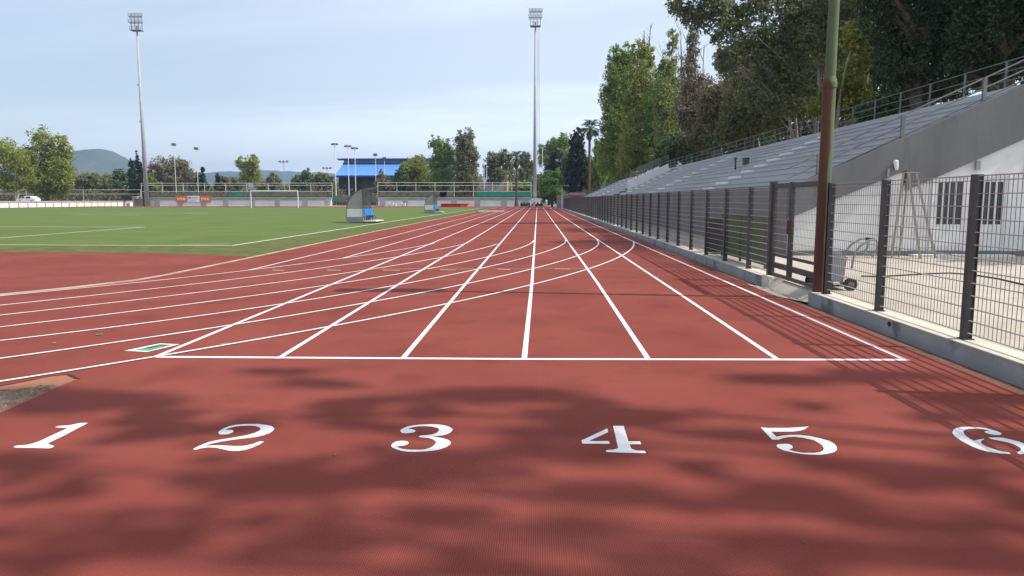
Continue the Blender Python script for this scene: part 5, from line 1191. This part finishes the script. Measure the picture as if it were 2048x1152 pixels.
hillmesh('distant_hills', 3400, [(-300, 360), (0, 352), (120, 350), (300, 350), (380, 347), (450, 346), (520, 345), (560, 343), (620, 346), (700, 350), (900, 352), (1200, 360), (1500, 370)], M['hill'], 900, 140)
mb = MB(); rs = random.Random(4)
for i in range(16):
    p = D(rs.choice((rs.uniform(150, 260), rs.uniform(380, 640))), rs.uniform(338, 346) if i < 9 else rs.uniform(349, 353), 2080 if i < 9 else 2480)
# ------------------------------------------------------------------ haze, sky, sun
hz = MB().box(-4200, 4200, -60, 4300, -5, 200).build('haze', M['line']); hz.data.materials.clear()
hm = bpy.data.materials.new('air'); hm.use_nodes = True; nt = hm.node_tree
for n in list(nt.nodes):
    if n.type != 'OUTPUT_MATERIAL': nt.nodes.remove(n)
pv = _n(nt, 'ShaderNodeVolumePrincipled'); pv.inputs['Color'].default_value = (.46, .66, 1.0, 1); pv.inputs['Density'].default_value = HAZE; pv.inputs['Anisotropy'].default_value = .2
nt.links.new(pv.outputs[0], nt.nodes['Material Output'].inputs['Volume']); hz.data.materials.append(hm); tag(hz, 'thin bluish air haze around the whole scene', kind='stuff')
wd = bpy.data.worlds.new('World'); scene.world = wd; wd.use_nodes = True; nt = wd.node_tree
bg = nt.nodes['Background']; sky = _n(nt, 'ShaderNodeTexSky', sky_type='NISHITA')
sky.sun_disc = False; sky.sun_elevation = SUN_EL; sky.sun_rotation = math.pi / 2 - SUN_AZ
sky.altitude = 10; sky.air_density = 1.0; sky.dust_density = 1.2; sky.ozone_density = 1.0
tc = _n(nt, 'ShaderNodeTexCoord'); sp = _n(nt, 'ShaderNodeSeparateXYZ'); nt.links.new(tc.outputs['Generated'], sp.inputs[0])
# thin cirrus: the sky direction projected on a high flat layer
zc = _n(nt, 'ShaderNodeMath', operation='MAXIMUM'); zc.inputs[1].default_value = .03; nt.links.new(sp.outputs[2], zc.inputs[0])
za = _n(nt, 'ShaderNodeMath', operation='ADD'); za.inputs[1].default_value = .12; nt.links.new(zc.outputs[0], za.inputs[0])
dv = [_n(nt, 'ShaderNodeMath', operation='DIVIDE') for _ in range(2)]
for i in range(2): nt.links.new(sp.outputs[i], dv[i].inputs[0]); nt.links.new(za.outputs[0], dv[i].inputs[1])
cv = _n(nt, 'ShaderNodeCombineXYZ'); nt.links.new(dv[0].outputs[0], cv.inputs[0]); nt.links.new(dv[1].outputs[0], cv.inputs[1])
mp = _n(nt, 'ShaderNodeMapping'); mp.inputs['Rotation'].default_value = (0, 0, R(-38)); mp.inputs['Scale'].default_value = (.3, 1.0, 1); mp.inputs['Location'].default_value = CLOUD_LOC
nt.links.new(cv.outputs[0], mp.inputs[0])
nz = _n(nt, 'ShaderNodeTexNoise'); nz.inputs['Scale'].default_value = .55; nz.inputs['Detail'].default_value = 6; nz.inputs['Roughness'].default_value = .52; nz.inputs['Distortion'].default_value = .5
nt.links.new(mp.outputs[0], nz.inputs['Vector'])
mr = _n(nt, 'ShaderNodeMapRange', interpolation_type='SMOOTHSTEP'); mr.inputs[1].default_value = .36; mr.inputs[2].default_value = .64; mr.inputs[3].default_value = .5; mr.inputs[4].default_value = .98
nt.links.new(nz.outputs['Fac'], mr.inputs[0])
# the cirrus veil is thicker towards the sun's side
sd = _n(nt, 'ShaderNodeMapRange', interpolation_type='SMOOTHSTEP'); sd.inputs[1].default_value = -.62; sd.inputs[2].default_value = .05; sd.inputs[3].default_value = .46; sd.inputs[4].default_value = 1.0
nt.links.new(sp.outputs[0], sd.inputs[0])
ml = _n(nt, 'ShaderNodeMath', operation='MULTIPLY'); nt.links.new(mr.outputs[0], ml.inputs[0]); nt.links.new(sd.outputs[0], ml.inputs[1])
mx = _n(nt, 'ShaderNodeMix', data_type='RGBA'); mx.inputs[7].default_value = CLOUD_COL
nt.links.new(ml.outputs[0], mx.inputs[0]); nt.links.new(sky.outputs[0], mx.inputs[6]); nt.links.new(mx.outputs[2], bg.inputs['Color'])
bg.inputs['Strength'].default_value = SKY_STR
sl_ = bpy.data.lights.new('sun', 'SUN'); sl_.energy = SUN_STR; sl_.angle = R(.53); sl_.color = (1, .945, .87)
so = bpy.data.objects.new('sun', sl_); COL.objects.link(so)
sv = Vector((math.cos(SUN_EL) * math.cos(SUN_AZ), math.cos(SUN_EL) * math.sin(SUN_AZ), math.sin(SUN_EL)))
so.rotation_euler = sv.to_track_quat('Z', 'Y').to_euler(); so.location = (30, -10, 60)
scene.view_settings.view_transform = 'Standard'; scene.view_settings.look = 'None'; scene.view_settings.exposure = EXPO; scene.view_settings.gamma = 1
scene.cycles.max_bounces = 6; scene.cycles.diffuse_bounces = 3; scene.cycles.transmission_bounces = 3; scene.cycles.volume_bounces = 0; scene.cycles.transparent_max_bounces = 6
scene.cycles.use_denoising = True
